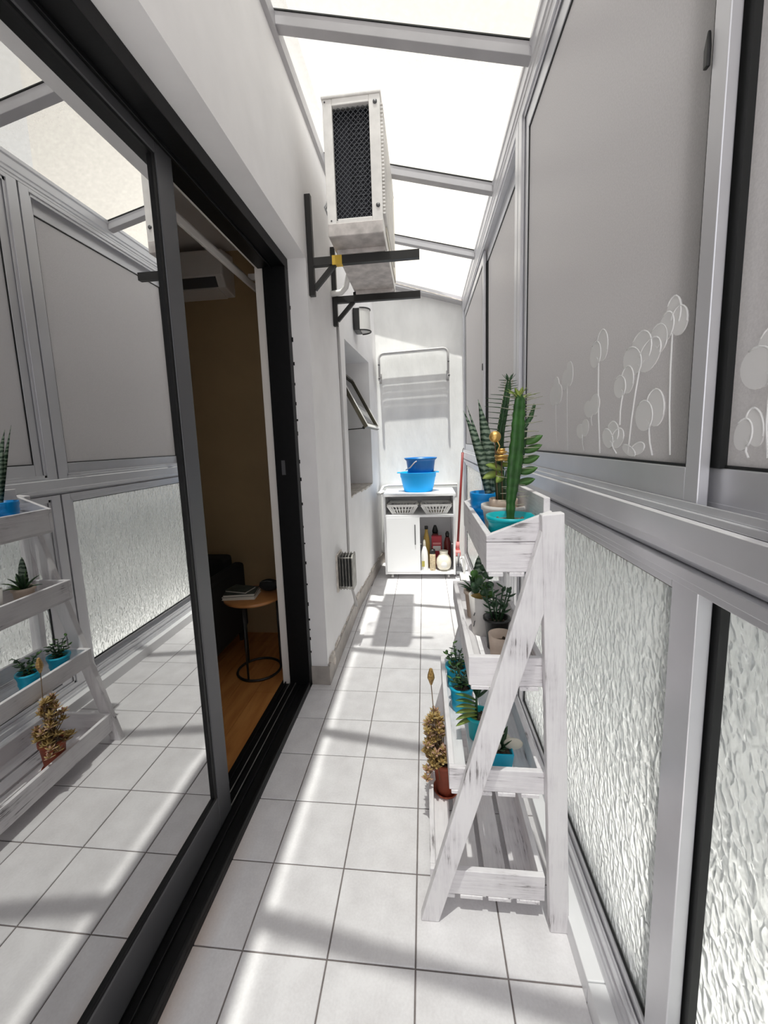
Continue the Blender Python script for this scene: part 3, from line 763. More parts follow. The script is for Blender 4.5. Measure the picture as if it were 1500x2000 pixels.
# ------------------------------------------------------------------ outside, seen through the windows and roof, plus unseen bounce paving
def build_outside():
    struct('ground', MB().box(1.13, 6, -9, 7, -0.3, -0.02).box(-4, 1.13, -9, YF - 0.12, -0.3, -0.02), M['concrete'], 'pale paving outside the windows, with an unseen stretch behind the viewer for bounce light', 'ground')  # second box is unseen, added behind the passage to bounce sunlight in
    struct('wall_neighbour', MB().box(3.2, 3.4, -9, 6.5, -0.3, 2.6), M['concrete'], 'grey garden wall outside the windows', 'wall')
    struct('wall_facade', MB().box(-0.6, 6, 6.6, 7.2, -0.3, 9.5), M['facade'], 'cream facade rising beyond the glass roof', 'wall')
    t = thing('slatted_fence', 'white upright board fence outside the hammered glass windows', 'fence', (1.55, 1.0, -0.02))
    y = -2.0; i = 0
    while y < 4.2:
        part('board', MB().box(1.55, 1.57, y, y + 0.095, 0.0, 1.12), M['fence'], t); y += 0.15
    part('rail', MB().box(1.57, 1.60, -2.0, 4.2, 0.25, 0.31), M['fence'], t); part('rail', MB().box(1.57, 1.60, -2.0, 4.2, 0.85, 0.91), M['fence'], t)
    rr = random.Random(21)
    for k, (yy, h, lab) in enumerate(((-0.75, 1.15, 'dark green shrub outside by the nearest lower pane'), (0.35, 0.8, 'low dark shrub outside behind the plant stand'), (1.7, 0.95, 'dark green shrub outside midway along the fence'), (3.0, 0.85, 'dark shrub outside near the end wall'))):
        t = thing('shrub', lab, 'shrub', (1.85, yy, -0.02), 'shrubs outside the windows')
        m = MB()
        for q in range(90):
            a = rr.uniform(0, 6.28); e = rr.uniform(-0.2, 1.4); r = rr.uniform(0.6, 1.0)
            p = Vector((1.85 + 0.22 * r * math.cos(a) * math.cos(e), yy + 0.42 * r * math.sin(a) * math.cos(e), h * 0.5 + h * 0.48 * r * math.sin(e)))
            m.blade(p, p + Vector((rr.uniform(-.1, .1), rr.uniform(-.1, .1), rr.uniform(-.02, .13))), 0.06, 0.004, 0.01, 4)
        part('leaves', m, M['hedge'], t, kind='stuff')
        st = MB()
        for q in range(4): st.tube([(1.85, yy, -0.02), (1.85 + rr.uniform(-.1, .1), yy + rr.uniform(-.2, .2), h * 0.7)], [0.014, 0.006], 6)
        part('stem', st, M['twig'], t)
build_outside()

# ------------------------------------------------------------------ outdoor air conditioner and its brackets
def build_ac():
    x0, x1, y0, y1, z0, z1 = 0.100, 0.375, 1.20, 2.06, 2.462, 3.065
    t = thing('outdoor_air_conditioner', 'weathered white outdoor air conditioner unit on black wall brackets', 'air conditioner', (0.24, 1.63, z0))
    th = 0.004
    gx0, gx1, gz0, gz1 = x0 + 0.045, x1 - 0.052, z0 + 0.075, z1 - 0.03   # opening in the near end
    mb = MB()
    mb.box(x0, gx0, y0, y0 + 0.03, z0, z1); mb.box(gx1, x1, y0, y0 + 0.03, z0, z1)
    mb.box(gx0, gx1, y0, y0 + 0.03, gz1, z1); mb.box(gx0, gx1, y0, y0 + 0.03, z0, gz0)
    mb.box(x0, x0 + 0.01, y0 + 0.03, y1, z0, z1); mb.box(x1 - 0.01, x1, y0 + 0.03, y1, z0, z1)
    mb.box(x0 + 0.01, x1 - 0.01, y1 - 0.01, y1, z0, z1)
    part('casing', mb, M['acwhite'], t, 0.003)
    lid = MB().box(x0 - 0.006, x1 + 0.006, y0 - 0.006, y1 + 0.006, z1 + 0.0005, z1 + 0.014)
    part('lid', lid, M['acwhite'], t, 0.004)
    part('base_pan', MB().box(x0 + 0.002, x1 - 0.002, y0 - 0.003, y1 + 0.003, z0 - 0.006, z0 + 0.055), M['acgrey'], t, 0.004)
    # coil behind the opening
    m = MB().box(x0 + 0.012, x1 - 0.012, y0 + 0.055, y0 + 0.075, gz0 - 0.02, gz1 + 0.01)
    coil = part('coil', m, M['coil'], t)
    fins = MB(); z = gz0
    while z < gz1:
        fins.tube([(gx0 + 0.07, y0 + 0.050, z), (gx1, y0 + 0.050, z)], 0.0022, 5); z += 0.021
    part('coil_tube', fins, M['wire'], coil, kind='stuff')
    # diamond wire guard
    wg = MB(); W = gx1 - gx0; H = gz1 - gz0; sp = 0.024; k = -W
    while k < H:
        a0, a1 = max(0, -k), min(W, H - k)
        if a1 - a0 > 0.005:
            wg.bar((gx0 + a0, y0 + 0.018, gz0 + k + a0), (gx0 + a1, y0 + 0.018, gz0 + k + a1), 0.0022, 0.0022, (0, 1, 0))
            wg.bar((gx1 - a0, y0 + 0.021, gz0 + k + a0), (gx1 - a1, y0 + 0.021, gz0 + k + a1), 0.0022, 0.0022, (0, 1, 0))
        k += sp
    part('wire_guard', wg, M['wire'], t, kind='stuff')
    # fan grille on the side facing the windows
    g = MB(); z = z0 + 0.09
    while z < z1 - 0.03:
        g.box(x1, x1 + 0.012, y0 + 0.02, y1 - 0.2, z, z + 0.008); z += 0.0165
    part('fan_grille', g, M['acwhite'], t, kind='stuff')
    part('fan_panel', MB().box(x1 + 0.0005, x1 + 0.006, y0 + 0.15, y1 - 0.02, z0 + 0.06, z1 - 0.02), M['cream'], t, 0.004)
    for zz in (z0 + 0.12, z1 - 0.035):
        part('screw', MB().lathe([(0, -0.003), (0.008, -0.003), (0.010, 0), (0.010, 0.003), (0, 0.003)], (x1 - 0.022, y0 - 0.001, zz), 12, tilt=Matrix.Rotation(math.pi / 2, 3, 'X')), M['darkgrey'], t)
    for xx, zz in ((x0 + 0.02, z0 + 0.068), (x0 + 0.05, z0 + 0.07), (x0 + 0.012, z1 - 0.012)):
        part('screw', MB().ball((xx, y0 - 0.001, zz), 0.004, 8, 5), M['darkgrey'], t)
    for yy in (1.355, 1.955):
        part('foot', MB().box(x0 + 0.015, x1 - 0.005, yy - 0.022, yy + 0.022, z0 - 0.031, z0 - 0.006), M['acgrey'], t, 0.003)
    # insulated hose into the wall and loose cables
    hose = [(0.11, 1.80, 2.56), (0.085, 1.86, 2.53), (0.055, 1.90, 2.47), (0.02, 1.915, 2.445), (-0.049, 1.92, 2.44)]
    part('insulated_hose', MB().tube(hose, 0.019, 10), M['white'], t)
    for dy in (0, 0.03): part('cable', MB().tube([(0.10, 1.50 + dy, 2.60), (0.06, 1.48 + dy, 2.66), (0.03, 1.47 + dy, 2.74), (0.05, 1.50, 2.80), (0.10, 1.52, 2.78)], 0.004, 6), M['grey'], t)

    for i, (yy, lab) in enumerate(((1.355, 'near black steel wall bracket with a band of yellow tape'), (1.955, 'far black steel wall bracket under the outdoor air conditioner'))):
        t = thing('wall_bracket', lab, 'bracket', (-0.05, yy, 2.24), 'air conditioner brackets')
        part('upright', MB().box(-0.049, -0.018, yy - 0.015, yy + 0.015, 2.24, 2.745), M['blacksteel'], t, 0.001)
        part('arm', MB().box(-0.018, 0.547, yy - 0.016, yy + 0.016, 2.388, 2.430), M['blacksteel'], t, 0.001)
        part('brace', MB().bar((-0.02, yy, 2.275), (0.095, yy, 2.392), 0.020, 0.026), M['blacksteel'], t)
        if i == 0: part('tape', MB().box(0.085, 0.138, yy - 0.018, yy + 0.018, 2.386, 2.432), M['yellow'], t, label='yellow tape')
        else:
            for xx in (0.105, 0.36): part('bolt', MB().tube([(xx, yy, 2.43), (xx, yy, 2.452)], 0.012, 6), M['blacksteel'], t)
build_ac()

# ------------------------------------------------------------------ small wall fittings
def build_fittings():
    # half-round outdoor lamp
    y, z0, z1 = 2.76, 2.395, 2.585; xw = XL(y)
    t = thing('wall_lamp', 'half-round black and white outdoor wall lamp above the small window', 'lamp', (xw, y, z0))
    part('back_box', MB().box(xw + 0.001, xw + 0.055, y - 0.085, y + 0.085, z0 + 0.004, z1 - 0.004), M['black_plastic'], t, 0.006)
    def half(r, d, n=14): return [(xw + 0.0555 + d * math.sin(math.pi * k / n), y - r * math.cos(math.pi * k / n)) for k in range(n + 1)]
    part('diffuser', MB().prism(half(0.080, 0.082), 'z', z0 + 0.010, z1 - 0.010), M['lampwhite'], t)
    part('top_cap', MB().prism(half(0.085, 0.088), 'z', z1 - 0.0095, z1), M['black_plastic'], t, 0.002)
    rim = MB(); pts = [(a, b, z0 + 0.004) for a, b in half(0.083, 0.086)]; rim.tube(pts, 0.006, 8)
    part('bottom_rim', rim, M['black_plastic'], t)
    # conduit from the bracket to the flue
    m = MB().tube([(XL(2.07) + 0.009, 2.05, 2.30), (XL(2.07) + 0.009, 2.07, 1.9), (XL(2.07) + 0.008, 2.085, 1.4), (XL(2.07) + 0.009, 2.08, 0.9), (XL(2.07) + 0.010, 2.07, 0.50)], 0.009, 8)
    m.tube([(XL(2.07) + 0.006, 2.095, 2.25), (XL(2.07) + 0.006, 2.115, 1.5), (XL(2.07) + 0.006, 2.10, 0.50)], 0.005, 6)
    solo('conduit', m, M['conduit'], 'thin grey conduit running down the house wall to the vent', 'conduit')
    # balanced flue terminal
    t = thing('flue_vent', 'ribbed metal flue vent low on the house wall', 'vent', (-0.05, 1.72, 0.44))
    ya, yb, z0, z1 = 1.67, 1.80, 0.455, 0.69
    part('back_plate', MB().box(-0.049, -0.040, ya - 0.02, yb + 0.02, z0 - 0.01, z1 + 0.01), M['putty'], t, 0.002)
    part('core', MB().box(-0.040, 0.050, ya + 0.02, yb - 0.02, z0 + 0.02, z1 - 0.02), M['black_plastic'], t)
    for i in range(5):
        x = -0.028 + i * 0.0205
        pts = [(ya, z0 + 0.008), (ya + 0.01, z0)]
        for k in range(5):
            q = ya + 0.01 + k * 0.022; pts += [(q + 0.011, z0 - 0.004), (q + 0.022, z0 + 0.002)]
        pts += [(yb, z0 + 0.01), (yb, z1 - 0.02), (yb - 0.01, z1)]
        for k in range(5):
            q = yb - 0.01 - k * 0.022; pts += [(q - 0.011, z1 + 0.006), (q - 0.022, z1)]
        pts += [(ya, z1 - 0.012)]
        part('fin', MB().prism(pts, 'x', x - (0.0015 if i < 4 else 0.001), x + (0.0015 if i < 4 else 0.006)), M['ventmetal'], t)
    for yy in (ya + 0.01, yb - 0.012):
        for zz in (z0 + 0.012, z1 - 0.012): part('tie_rod', MB().tube([(-0.04, yy, zz), (0.054, yy, zz)], 0.005, 6), M['ventmetal'], t)
    part('drain_tube', MB().tube([(0.020, 1.78, 0.46), (0.022, 1.88, 0.34), (0.018, 1.98, 0.22)], [0.009, 0.010, 0.012], 8), M['conduit'], t)
    # white water pipe in the far corner
    t = thing('water_pipe', 'white plastic water pipe with elbow behind the cabinet', 'pipe', (0.06, 3.72, 0.86))
    part('pipe', MB().tube([(XL(3.62) + 0.004, 3.60, 0.862), (XL(3.66) + 0.03, 3.65, 0.872), (0.075, 3.73, 0.925), (0.13, 3.775, 0.935), (0.92, 3.778, 0.93)], 0.014, 10), M['white'], t)
    part('valve', MB().tube([(XL(3.6) + 0.02, 3.60, 0.862), (0.075, 3.64, 0.868)], 0.017, 10).ball((0.08, 3.645, 0.872), 0.022, 10, 7), M['white'], t)
    part('pipe', MB().tube([(0.04, 3.785, 0.24), (0.20, 3.785, 0.235)], 0.010, 8), M['white'], t)
    # folded drying rack on the end wall
    t = thing('drying_rack', 'white tubular folding drying rack folded up on the end wall', 'drying rack', (0.45, YB, 2.12))
    for i in range(6):
        d = YB - (0.066 + i * 0.0185); xa, xb = 0.072 + 0.002 * i, 0.834 - 0.002 * i; zt = 2.405 - 0.003 * (i % 2); R = 0.055; pts = [(xa, d, 2.135)]
        for k in range(7):
            a = math.pi - (math.pi / 2) * k / 6; pts.append((xa + R + R * math.cos(a), d, zt - R + R * math.sin(a) - 0.012))
        for k in range(7):
            a = math.pi / 2 - (math.pi / 2) * k / 6; pts.append((xb - R + R * math.cos(a), d, zt - R + R * math.sin(a) + 0.008))
        pts.append((xb, d, 2.135)); part('hoop', MB().tube(pts, 0.0085 if i < 5 else 0.0115, 8), M['conduit'] if i == 5 else M['white'], t)
    for xx in (0.078, 0.828):
        part('wall_hinge', MB().box(xx - 0.012, xx + 0.012, YB - 0.175, YB - 0.001, 2.11, 2.135).box(xx - 0.016, xx + 0.016, YB - 0.012, YB - 0.001, 2.09, 2.20), M['conduit'], t, 0.002)
        part('hinge_screw', MB().ball((xx, YB - 0.172, 2.27), 0.010, 8, 6), M['darkgrey'], t); part('hinge_screw', MB().ball((xx + 0.004, YB - 0.175, 2.125), 0.011, 8, 6), M['darkgrey'], t)
build_fittings()

# ------------------------------------------------------------------ cabinet and its contents
def build_cabinet():
    x0, x1, y0, y1, z0, z1 = 0.122, 0.852, 3.20, 3.70, 0.052, 0.905
    t = thing('utility_cabinet', 'white wheeled utility cabinet against the end wall', 'cabinet', (0.487, 3.45, 0))
    w = 0.018
    part('top', MB().box(x0 - 0.006, x1 + 0.006, y0 - 0.012, y1, z1 - 0.026, z1), M['melamine'], t, 0.003)
    part('side_panel', MB().box(x0, x0 + w, y0, y1, z0, z1 - 0.0265), M['melamine'], t, 0.001)
    part('side_panel', MB().box(x1 - w, x1, y0, y1, z0, z1 - 0.0265), M['melamine'], t, 0.001)
    part('bottom_panel', MB().box(x0 + w, x1 - w, y0, y1, z0 + 0.004, z0 + 0.026), M['melamine'], t, 0.001)
    part('back_panel', MB().box(x0 + w, x1 - w, y1 - 0.006, y1, z0 + 0.026, z1 - 0.027), M['melamine'], t)
    part('shelf', MB().box(x0 + w, x1 - w, y0 + 0.001, y1 - 0.007, 0.662, 0.684), M['melamine'], t, 0.001)
    part('divider', MB().box(0.478, 0.490, y0 + 0.03, y1 - 0.007, z0 + 0.0265, 0.661), M['melamine'], t)
    d = part('door', MB().box(x0 + w + 0.002, 0.492, y0 - 0.004, y0 + 0.012, z0 + 0.028, 0.660), M['melamine'], t, 0.002)
    part('handle', MB().box(0.437, 0.447, y0 - 0.016, y0 - 0.004, 0.375, 0.585), M['darkgrey'], d, 0.002, label='dark grey bar handle')
    for xx in (x0 + 0.07, x1 - 0.07):
        for yy in (y0 + 0.05, y1 - 0.05):
            c = part('caster', MB().tube([(xx - 0.012, yy, 0.020), (xx + 0.012, yy, 0.020)], 0.020, 14), M['conduit'], t)
            part('fork', MB().box(xx - 0.018, xx + 0.018, yy - 0.01, yy + 0.01, 0.038, 0.0555), M['grey'], c)
    for zz in (0.36,):
        part('shelf_peg', MB().tube([(x1 - w - 0.018, y0 + 0.08, zz), (x1 - w, y0 + 0.08, zz)], 0.006, 8).tube([(0.490, y0 + 0.08, zz), (0.505, y0 + 0.08, zz)], 0.006, 8), M['white'], t)
    # baskets
    for k, (bx0, bx1, lab) in enumerate(((0.162, 0.470, 'shallow white plastic basket on the cabinet shelf over the closed door'), (0.512, 0.816, 'shallow white plastic basket on the cabinet shelf above the bottles'))):
        by0, by1, bz0, bz1 = 3.225, 3.50, 0.685, 0.790; ins = 0.062
        t = thing('basket', lab, 'basket', ((bx0 + bx1) / 2, 3.36, bz0), 'storage baskets in the cabinet')
        def pt(u, v, h):   # h 0 bottom 1 top
            a = ins * (1 - h) ; return (bx0 + a + (bx1 - bx0 - 2 * a) * u, by0 + a * 0.6 + (by1 - by0 - 1.2 * a) * v, bz0 + (bz1 - bz0) * h)
        def hoop(h, w_, hh):
            m = MB(); cs = [pt(0, 0, h), pt(1, 0, h), pt(1, 1, h), pt(0, 1, h)]
            for i in range(4): m.bar(cs[i], cs[(i + 1) % 4], w_, hh)
            return m
        part('rim', hoop(0.95, 0.014, 0.012), M['white'], t, 0.002)
        part('floor_plate', MB().add([pt(0, 0, 0), pt(1, 0, 0), pt(1, 1, 0), pt(0, 1, 0)] + [(p[0], p[1], p[2] + 0.004) for p in (pt(0, 0, 0), pt(1, 0, 0), pt(1, 1, 0), pt(0, 1, 0))], [(3, 2, 1, 0), (4, 5, 6, 7), (0, 1, 5, 4), (1, 2, 6, 5), (2, 3, 7, 6), (3, 0, 4, 7)]), M['cream'], t)
        part('band', hoop(0.47, 0.005, 0.007), M['white'], t); part('band', hoop(0.07, 0.005, 0.010), M['white'], t); part('band', hoop(0.82, 0.005, 0.014), M['white'], t)
        m = MB()
        for i in range(9):
            u = i / 8
            m.bar(pt(u, 0, 0.02), pt(u, 0, 0.92), 0.012 if 0 < i < 8 else 0.03, 0.004, (0, -1, 0)); m.bar(pt(u, 1, 0.02), pt(u, 1, 0.92), 0.012, 0.004, (0, 1, 0))
        for i in range(7):
            v = i / 6
            m.bar(pt(0, v, 0.02), pt(0, v, 0.92), 0.012, 0.004, (-1, 0, 0)); m.bar(pt(1, v, 0.02), pt(1, v, 0.92), 0.012, 0.004, (1, 0, 0))
        part('rib', m, M['white'], t, kind='stuff')
        for v in (bx0 - 0.006, bx1 + 0.006): part('grip', MB().box(v - 0.008, v + 0.008, 3.30, 3.40, bz1 - 0.016, bz1 - 0.004), M['cream'], t, 0.002)
    # things in the open compartment (standing on the bottom panel)
    zb = 0.0785
    t = thing('spray_bottle', 'white bottle with narrow neck at the front of the cabinet', 'bottle', (0.535, 3.265, zb))
    part('body', MB().lathe([(0, 0), (0.036, 0), (0.038, 0.02), (0.037, 0.15), (0.033, 0.20), (0.018, 0.25), (0.013, 0.265), (0, 0.265)], (0.535, 3.265, zb), 20), M['white'], t)
    part('cap', MB().lathe([(0, 0.2655), (0.015, 0.2655), (0.014, 0.30), (0.008, 0.33), (0, 0.332)], (0.535, 3.265, zb), 16), M['cream'], t)
    part('label_sticker', MB().box(0.505, 0.535, 3.2265, 3.2285, zb + 0.05, zb + 0.11), M['label'], t)
    t = thing('oil_bottle', 'tall ochre bottle with black cap behind the white bottle', 'bottle', (0.558, 3.40, zb))
    part('body', MB().lathe([(0, 0), (0.037, 0), (0.037, 0.25), (0.030, 0.32), (0.017, 0.375), (0.016, 0.415), (0, 0.415)], (0.558, 3.40, zb), 18), M['ochre'], t)
    part('cap', MB().lathe([(0, 0.4155), (0.019, 0.4155), (0.019, 0.448), (0, 0.450)], (0.558, 3.40, zb), 16), M['black_plastic'], t)
    t = thing('spray_can', 'tan printed aerosol can with black cap between bottle and jar', 'can', (0.618, 3.27, zb))
    part('body', MB().lathe([(0, 0), (0.031, 0), (0.032, 0.006), (0.032, 0.165), (0.028, 0.178), (0, 0.178)], (0.618, 3.27, zb), 20), M['tan'], t)
    part('cap', MB().lathe([(0, 0.1785), (0.028, 0.1785), (0.030, 0.19), (0.027, 0.225), (0, 0.228)], (0.618, 3.27, zb), 18), M['black_plastic'], t)
    t = thing('round_jar', 'round cream jar with narrow mouth in the cabinet', 'jar', (0.735, 3.285, zb))
    part('body', MB().lathe([(0, 0), (0.045, 0), (0.070, 0.030), (0.080, 0.075), (0.074, 0.125), (0.052, 0.160), (0.042, 0.168), (0.044, 0.195), (0.047, 0.205), (0.040, 0.205), (0.036, 0.17), (0, 0.165)], (0.735, 3.285, zb), 26), M['cream'], t)
    part('front_disc', MB().lathe([(0, 0), (0.032, 0), (0.030, 0.004), (0, 0.005)], (0.735, 3.2065, zb + 0.075), 20, tilt=Matrix.Rotation(math.pi / 2, 3, 'X')), M['white'], t)
    t = thing('red_carton', 'red and white carton standing behind the can', 'box', (0.665, 3.44, zb))
    part('box', MB().box(0.612, 0.722, 3.41, 3.47, zb, zb + 0.33), M['redbox'], t, 0.002)
    part('panel', MB().box(0.625, 0.710, 3.4085, 3.4098, zb + 0.17, zb + 0.225), M['white'], t); part('panel', MB().box(0.625, 0.710, 3.4085, 3.4098, zb + 0.24, zb + 0.262), M['pink'], t)
    t = thing('black_capped_bottle', 'bottle with big black cap above the red carton', 'bottle', (0.655, 3.55, zb))
    part('body', MB().lathe([(0, 0), (0.040, 0), (0.040, 0.30), (0.030, 0.335), (0, 0.335)], (0.655, 3.55, zb), 18), M['darkred'], t)
    part('cap', MB().lathe([(0, 0.3355), (0.030, 0.3355), (0.034, 0.36), (0.022, 0.40), (0.012, 0.425), (0, 0.427)], (0.655, 3.55, zb), 18), M['black_plastic'], t)
    t = thing('dark_bottle', 'dark red bottle at the back beside the round jar', 'bottle', (0.782, 3.42, zb))
    part('body', MB().lathe([(0, 0), (0.036, 0), (0.036, 0.26), (0.024, 0.31), (0.015, 0.325), (0, 0.325)], (0.782, 3.42, zb), 18), M['darkred'], t)
    part('cap', MB().lathe([(0, 0.3255), (0.020, 0.3255), (0.022, 0.36), (0.010, 0.385), (0, 0.386)], (0.782, 3.42, zb), 16), M['black_plastic'], t)
    # basin and bucket on the cabinet
    zt = 0.9055; c = (0.482, 3.41, zt)
    t = thing('basin', 'bright blue plastic basin on top of the white cabinet', 'basin', c)
    part('bowl', MB().lathe([(0, 0), (0.145, 0), (0.153, 0.010), (0.158, 0.045), (0.163, 0.050), (0.182, 0.150), (0.187, 0.155), (0.190, 0.196), (0.202, 0.200), (0.202, 0.206), (0.186, 0.206), (0.176, 0.15), (0.150, 0.02), (0.140, 0.006), (0, 0.006)], c, 44, 1.0, 0.82), M['blue'], t)
    for s in (-1, 1): part('grip', MB().box(c[0] + s * 0.198 - 0.022, c[0] + s * 0.198 + 0.022, c[1] - 0.05, c[1] + 0.05, zt + 0.199, zt + 0.207), M['blue'], t, 0.003)
    c = (0.512, 3.41, zt + 0.0065)
    t = thing('bucket', 'deep blue bucket standing inside the bright blue basin', 'bucket', c)
    part('bowl', MB().lathe([(0, 0), (0.105, 0), (0.112, 0.01), (0.150, 0.315), (0.156, 0.325), (0.172, 0.340), (0.172, 0.350), (0.158, 0.348), (0.145, 0.325), (0.108, 0.012), (0, 0.008)], c, 40, 1.0, 0.95), M['navy'], t)
    pts = [(0.512 - 0.155, 3.41, zt + 0.20 + 0.03), (0.405, 3.262, zt + 0.262), (0.455, 3.246, zt + 0.318), (0.475, 3.246, zt + 0.328)]
    part('handle', MB().tube(pts, 0.006, 8), M['conduit'], t)
build_cabinet()

# ------------------------------------------------------------------ broom corner
def build_broom():
    a, b = Vector((0.958, 3.50, 1.30)), Vector((0.905, 3.62, 0.20))
    t = thing('broom', 'broom with dark red handle leaning in the corner by the cabinet', 'broom', (0.905, 3.62, 0))
    part('handle', MB().tube([b, a], 0.013, 10), M['red'], t)
    part('hook', MB().tube([a, a + Vector((0.002, -0.003, 0.03)), a + Vector((0.012, -0.003, 0.05)), a + Vector((0.014, -0.003, 0.03))], 0.004, 6), M['darkgrey'], t)
    part('socket', MB().tube([b + Vector((0.004, -0.012, 0.10)), b], [0.018, 0.026], 10), M['pink'], t)
    part('head', MB().box(0.868, 0.935, 3.53, 3.70, 0.150, 0.205), M['pink'], t, 0.01)
    m = MB(); rr = random.Random(4)
    for i in range(5):
        for j in range(14):
            p = Vector((0.876 + i * 0.0125, 3.535 + j * 0.0122, 0.15)); m.tube([p, p + Vector((rr.uniform(-.012, .012), rr.uniform(-.02, .01), -0.146))], [0.004, 0.005], 4)
    part('bristles', m, M['white'], t, kind='stuff')
    t = thing('dustpan', 'grey dustpan on the floor between cabinet and plant stand', 'dustpan', (0.90, 3.3, 0))
    m = MB()
    m.box(0.862, 0.945 - 0.006, 3.25, 3.46, 0.001, 0.006); m.box(0.862, 0.868, 3.25, 3.46, 0.006, 0.055); m.box(0.933, 0.939, 3.25, 3.46, 0.006, 0.055); m.box(0.868, 0.933, 3.454, 3.46, 0.006, 0.07)
    part('scoop', m, M['grey'], t, 0.002)
    part('handle', MB().tube([(0.90, 3.458, 0.055), (0.905, 3.48, 0.14), (0.908, 3.49, 0.20)], 0.010, 8), M['grey'], t)
    t = thing('hand_brush', 'white hand brush standing by the kerb near the broom', 'brush', (0.915, 3.05, 0))
    part('handle', MB().blade((0.925, 3.05, 0.10), (0.912, 3.02, 0.30), 0.032, 0.014, 0.01, 6, shape=lambda u: 0.6 + 0.4 * math.sin(math.pi * u)), M['white'], t)
    part('block', MB().box(0.885, 0.937, 2.98, 3.12, 0.065, 0.105), M['white'], t, 0.008)
    m = MB()
    for i in range(5):
        for j in range(11):
            p = (0.890 + i * 0.0105, 2.988 + j * 0.0125, 0.066); m.tube([p, (p[0], p[1] - 0.004, 0.003)], 0.004, 4)
    part('bristles', m, M['grey'], t, kind='stuff')
build_broom()

# ------------------------------------------------------------------ plant stand
TRAYS = [(0.712, 0.880, 1.087, 1.185, 1.285), (0.664, 0.868, 0.757, 0.842, 0.842), (0.606, 0.876, 0.424, 0.494, 0.494), (0.545, 0.884, 0.067, 0.150, 0.150)]
def build_stand():
    t = thing('plant_stand', 'whitewashed wooden ladder plant stand with four slatted trays by the windows', 'plant stand', (0.74, 0.46, 0))
    for (ya, yb) in ((0.115, 0.145), (0.775, 0.805)):
        part('back_leg', MB().prism([(0.892, 0), (0.946, 0), (0.902, 1.252), (0.846, 1.247)], 'y', ya, yb), M['woodz'], t, 0.003)
        part('front_leg', MB().prism([(0.514, 0), (0.569, 0), (0.857, 0.985), (0.8475, 1.205)], 'y', ya, yb), M['woodz'], t, 0.003)
    for i, (x0, x1, zb, zt, zk) in enumerate(TRAYS):
        h = holder('tray', t)
        y0, y1 = 0.1455, 0.7745; w = 0.017
        for (a, b) in ((y0, y0 + w), (y1 - w, y1)):
            if i == 0:
                part('end_board', MB().prism([(x0, zb), (x1, zb), (x1, zb + 0.082), (x0, zb + 0.082)], 'y', a, b), M['woodx'], h, 0.002)
                part('end_board', MB().prism([(x0, zb + 0.0835), (x1, zb + 0.0835), (x1, zb + 0.165), (x0, zb + 0.100)], 'y', a, b), M['woodx'], h, 0.002)
            else:
                part('end_board', MB().box(x0, x1, a, b, zb, zt), M['woodx'], h, 0.002)
        part('side_board', MB().box(x0, x0 + w, y0 + w + 0.0005, y1 - w - 0.0005, zb, zt + (0.004 if i == 0 else 0)), M['woody'], h, 0.002)
        part('side_board', MB().box(x1 - w, x1, y0 + w + 0.0005, y1 - w - 0.0005, zb, zk), M['woody'], h, 0.002)
        n = 3 if i < 2 else 4
        if i == 3: n = 4
        W = x1 - x0; g = 0.016; sw = (W - 0.02 - (n - 1) * g) / n
        for k in range(n):
            a = x0 + 0.006 + k * (sw + g)
            part('slat', MB().box(a, a + sw, y0 - 0.002, y1 + 0.002, zb - 0.0125, zb - 0.0005), M['woody'], h, 0.002)
build_stand()

# ------------------------------------------------------------------ pots and plants
def pot(t, c, r_top, r_bot, h, m, rim=0.0, ribs=0, name='pot', depth=0.02, sy=1.0):
    p = [(0, 0), (r_bot, 0)]
    if ribs:
        for k in range(ribs):
            z0 = h * (k + 0.15) / ribs; z1 = h * (k + 0.85) / ribs
            p += [(r_bot + (r_top - r_bot) * z0 / h, z0), (r_bot + (r_top - r_bot) * (z0 + z1) / 2 / h + 0.0022, (z0 + z1) / 2), (r_bot + (r_top - r_bot) * z1 / h, z1)]
    if rim: p += [(r_top - 0.001, h - rim), (r_top + 0.004, h - rim + 0.001), (r_top + 0.004, h)]
    else: p += [(r_top, h)]
    p += [(r_top - 0.0045, h), (r_top - 0.006, h - depth), (0, h - depth - 0.002)]
    o = part(name, MB().lathe(p, c, 32, 1, sy), m, t)
    return o

def soil(t, c, r, z, m='soil', seed=1):
    rr = random.Random(seed); mb = MB()
    mb.lathe([(0, -0.004), (r, -0.004), (r, 0.0), (r * 0.6, 0.004), (0, 0.006)], (c[0], c[1], z), 20)
    for k in range(14):
        a, q = rr.uniform(0, 6.28), rr.uniform(0, r * 0.85); mb.ball((c[0] + q * math.cos(a), c[1] + q * math.sin(a), z + 0.004), rr.uniform(0.003, 0.006), 6, 4)
    return part('soil', mb, M[m], t)

def ribbed_stem(pts, rad, lobes=3, twist=0.3, n=24):
    mb = MB(); vs = []; m = len(pts)
    for i, (p, r) in enumerate(zip(pts, rad)):
        for k in range(n):
            a = 2 * math.pi * k / n; q = r * (0.62 + 0.38 * abs(math.cos((a + twist) * lobes / 2)) ** 1.5)
            vs.append((p[0] + q * math.cos(a), p[1] + q * math.sin(a), p[2]))
    fs = []
    for i in range(m - 1):
        for k in range(n):
            l = (k + 1) % n; fs.append((i * n + k, i * n + l, (i + 1) * n + l, (i + 1) * n + k))
    fs.append(tuple(range((m - 1) * n, m * n))); fs.append(tuple(reversed(range(n))))
    return mb.add(vs, fs, True)

def lerp(pts, u):
    n = len(pts) - 1; k = min(int(u * n), n - 1); f = u * n - k
    return Vector(pts[k]).lerp(Vector(pts[k + 1]), f)

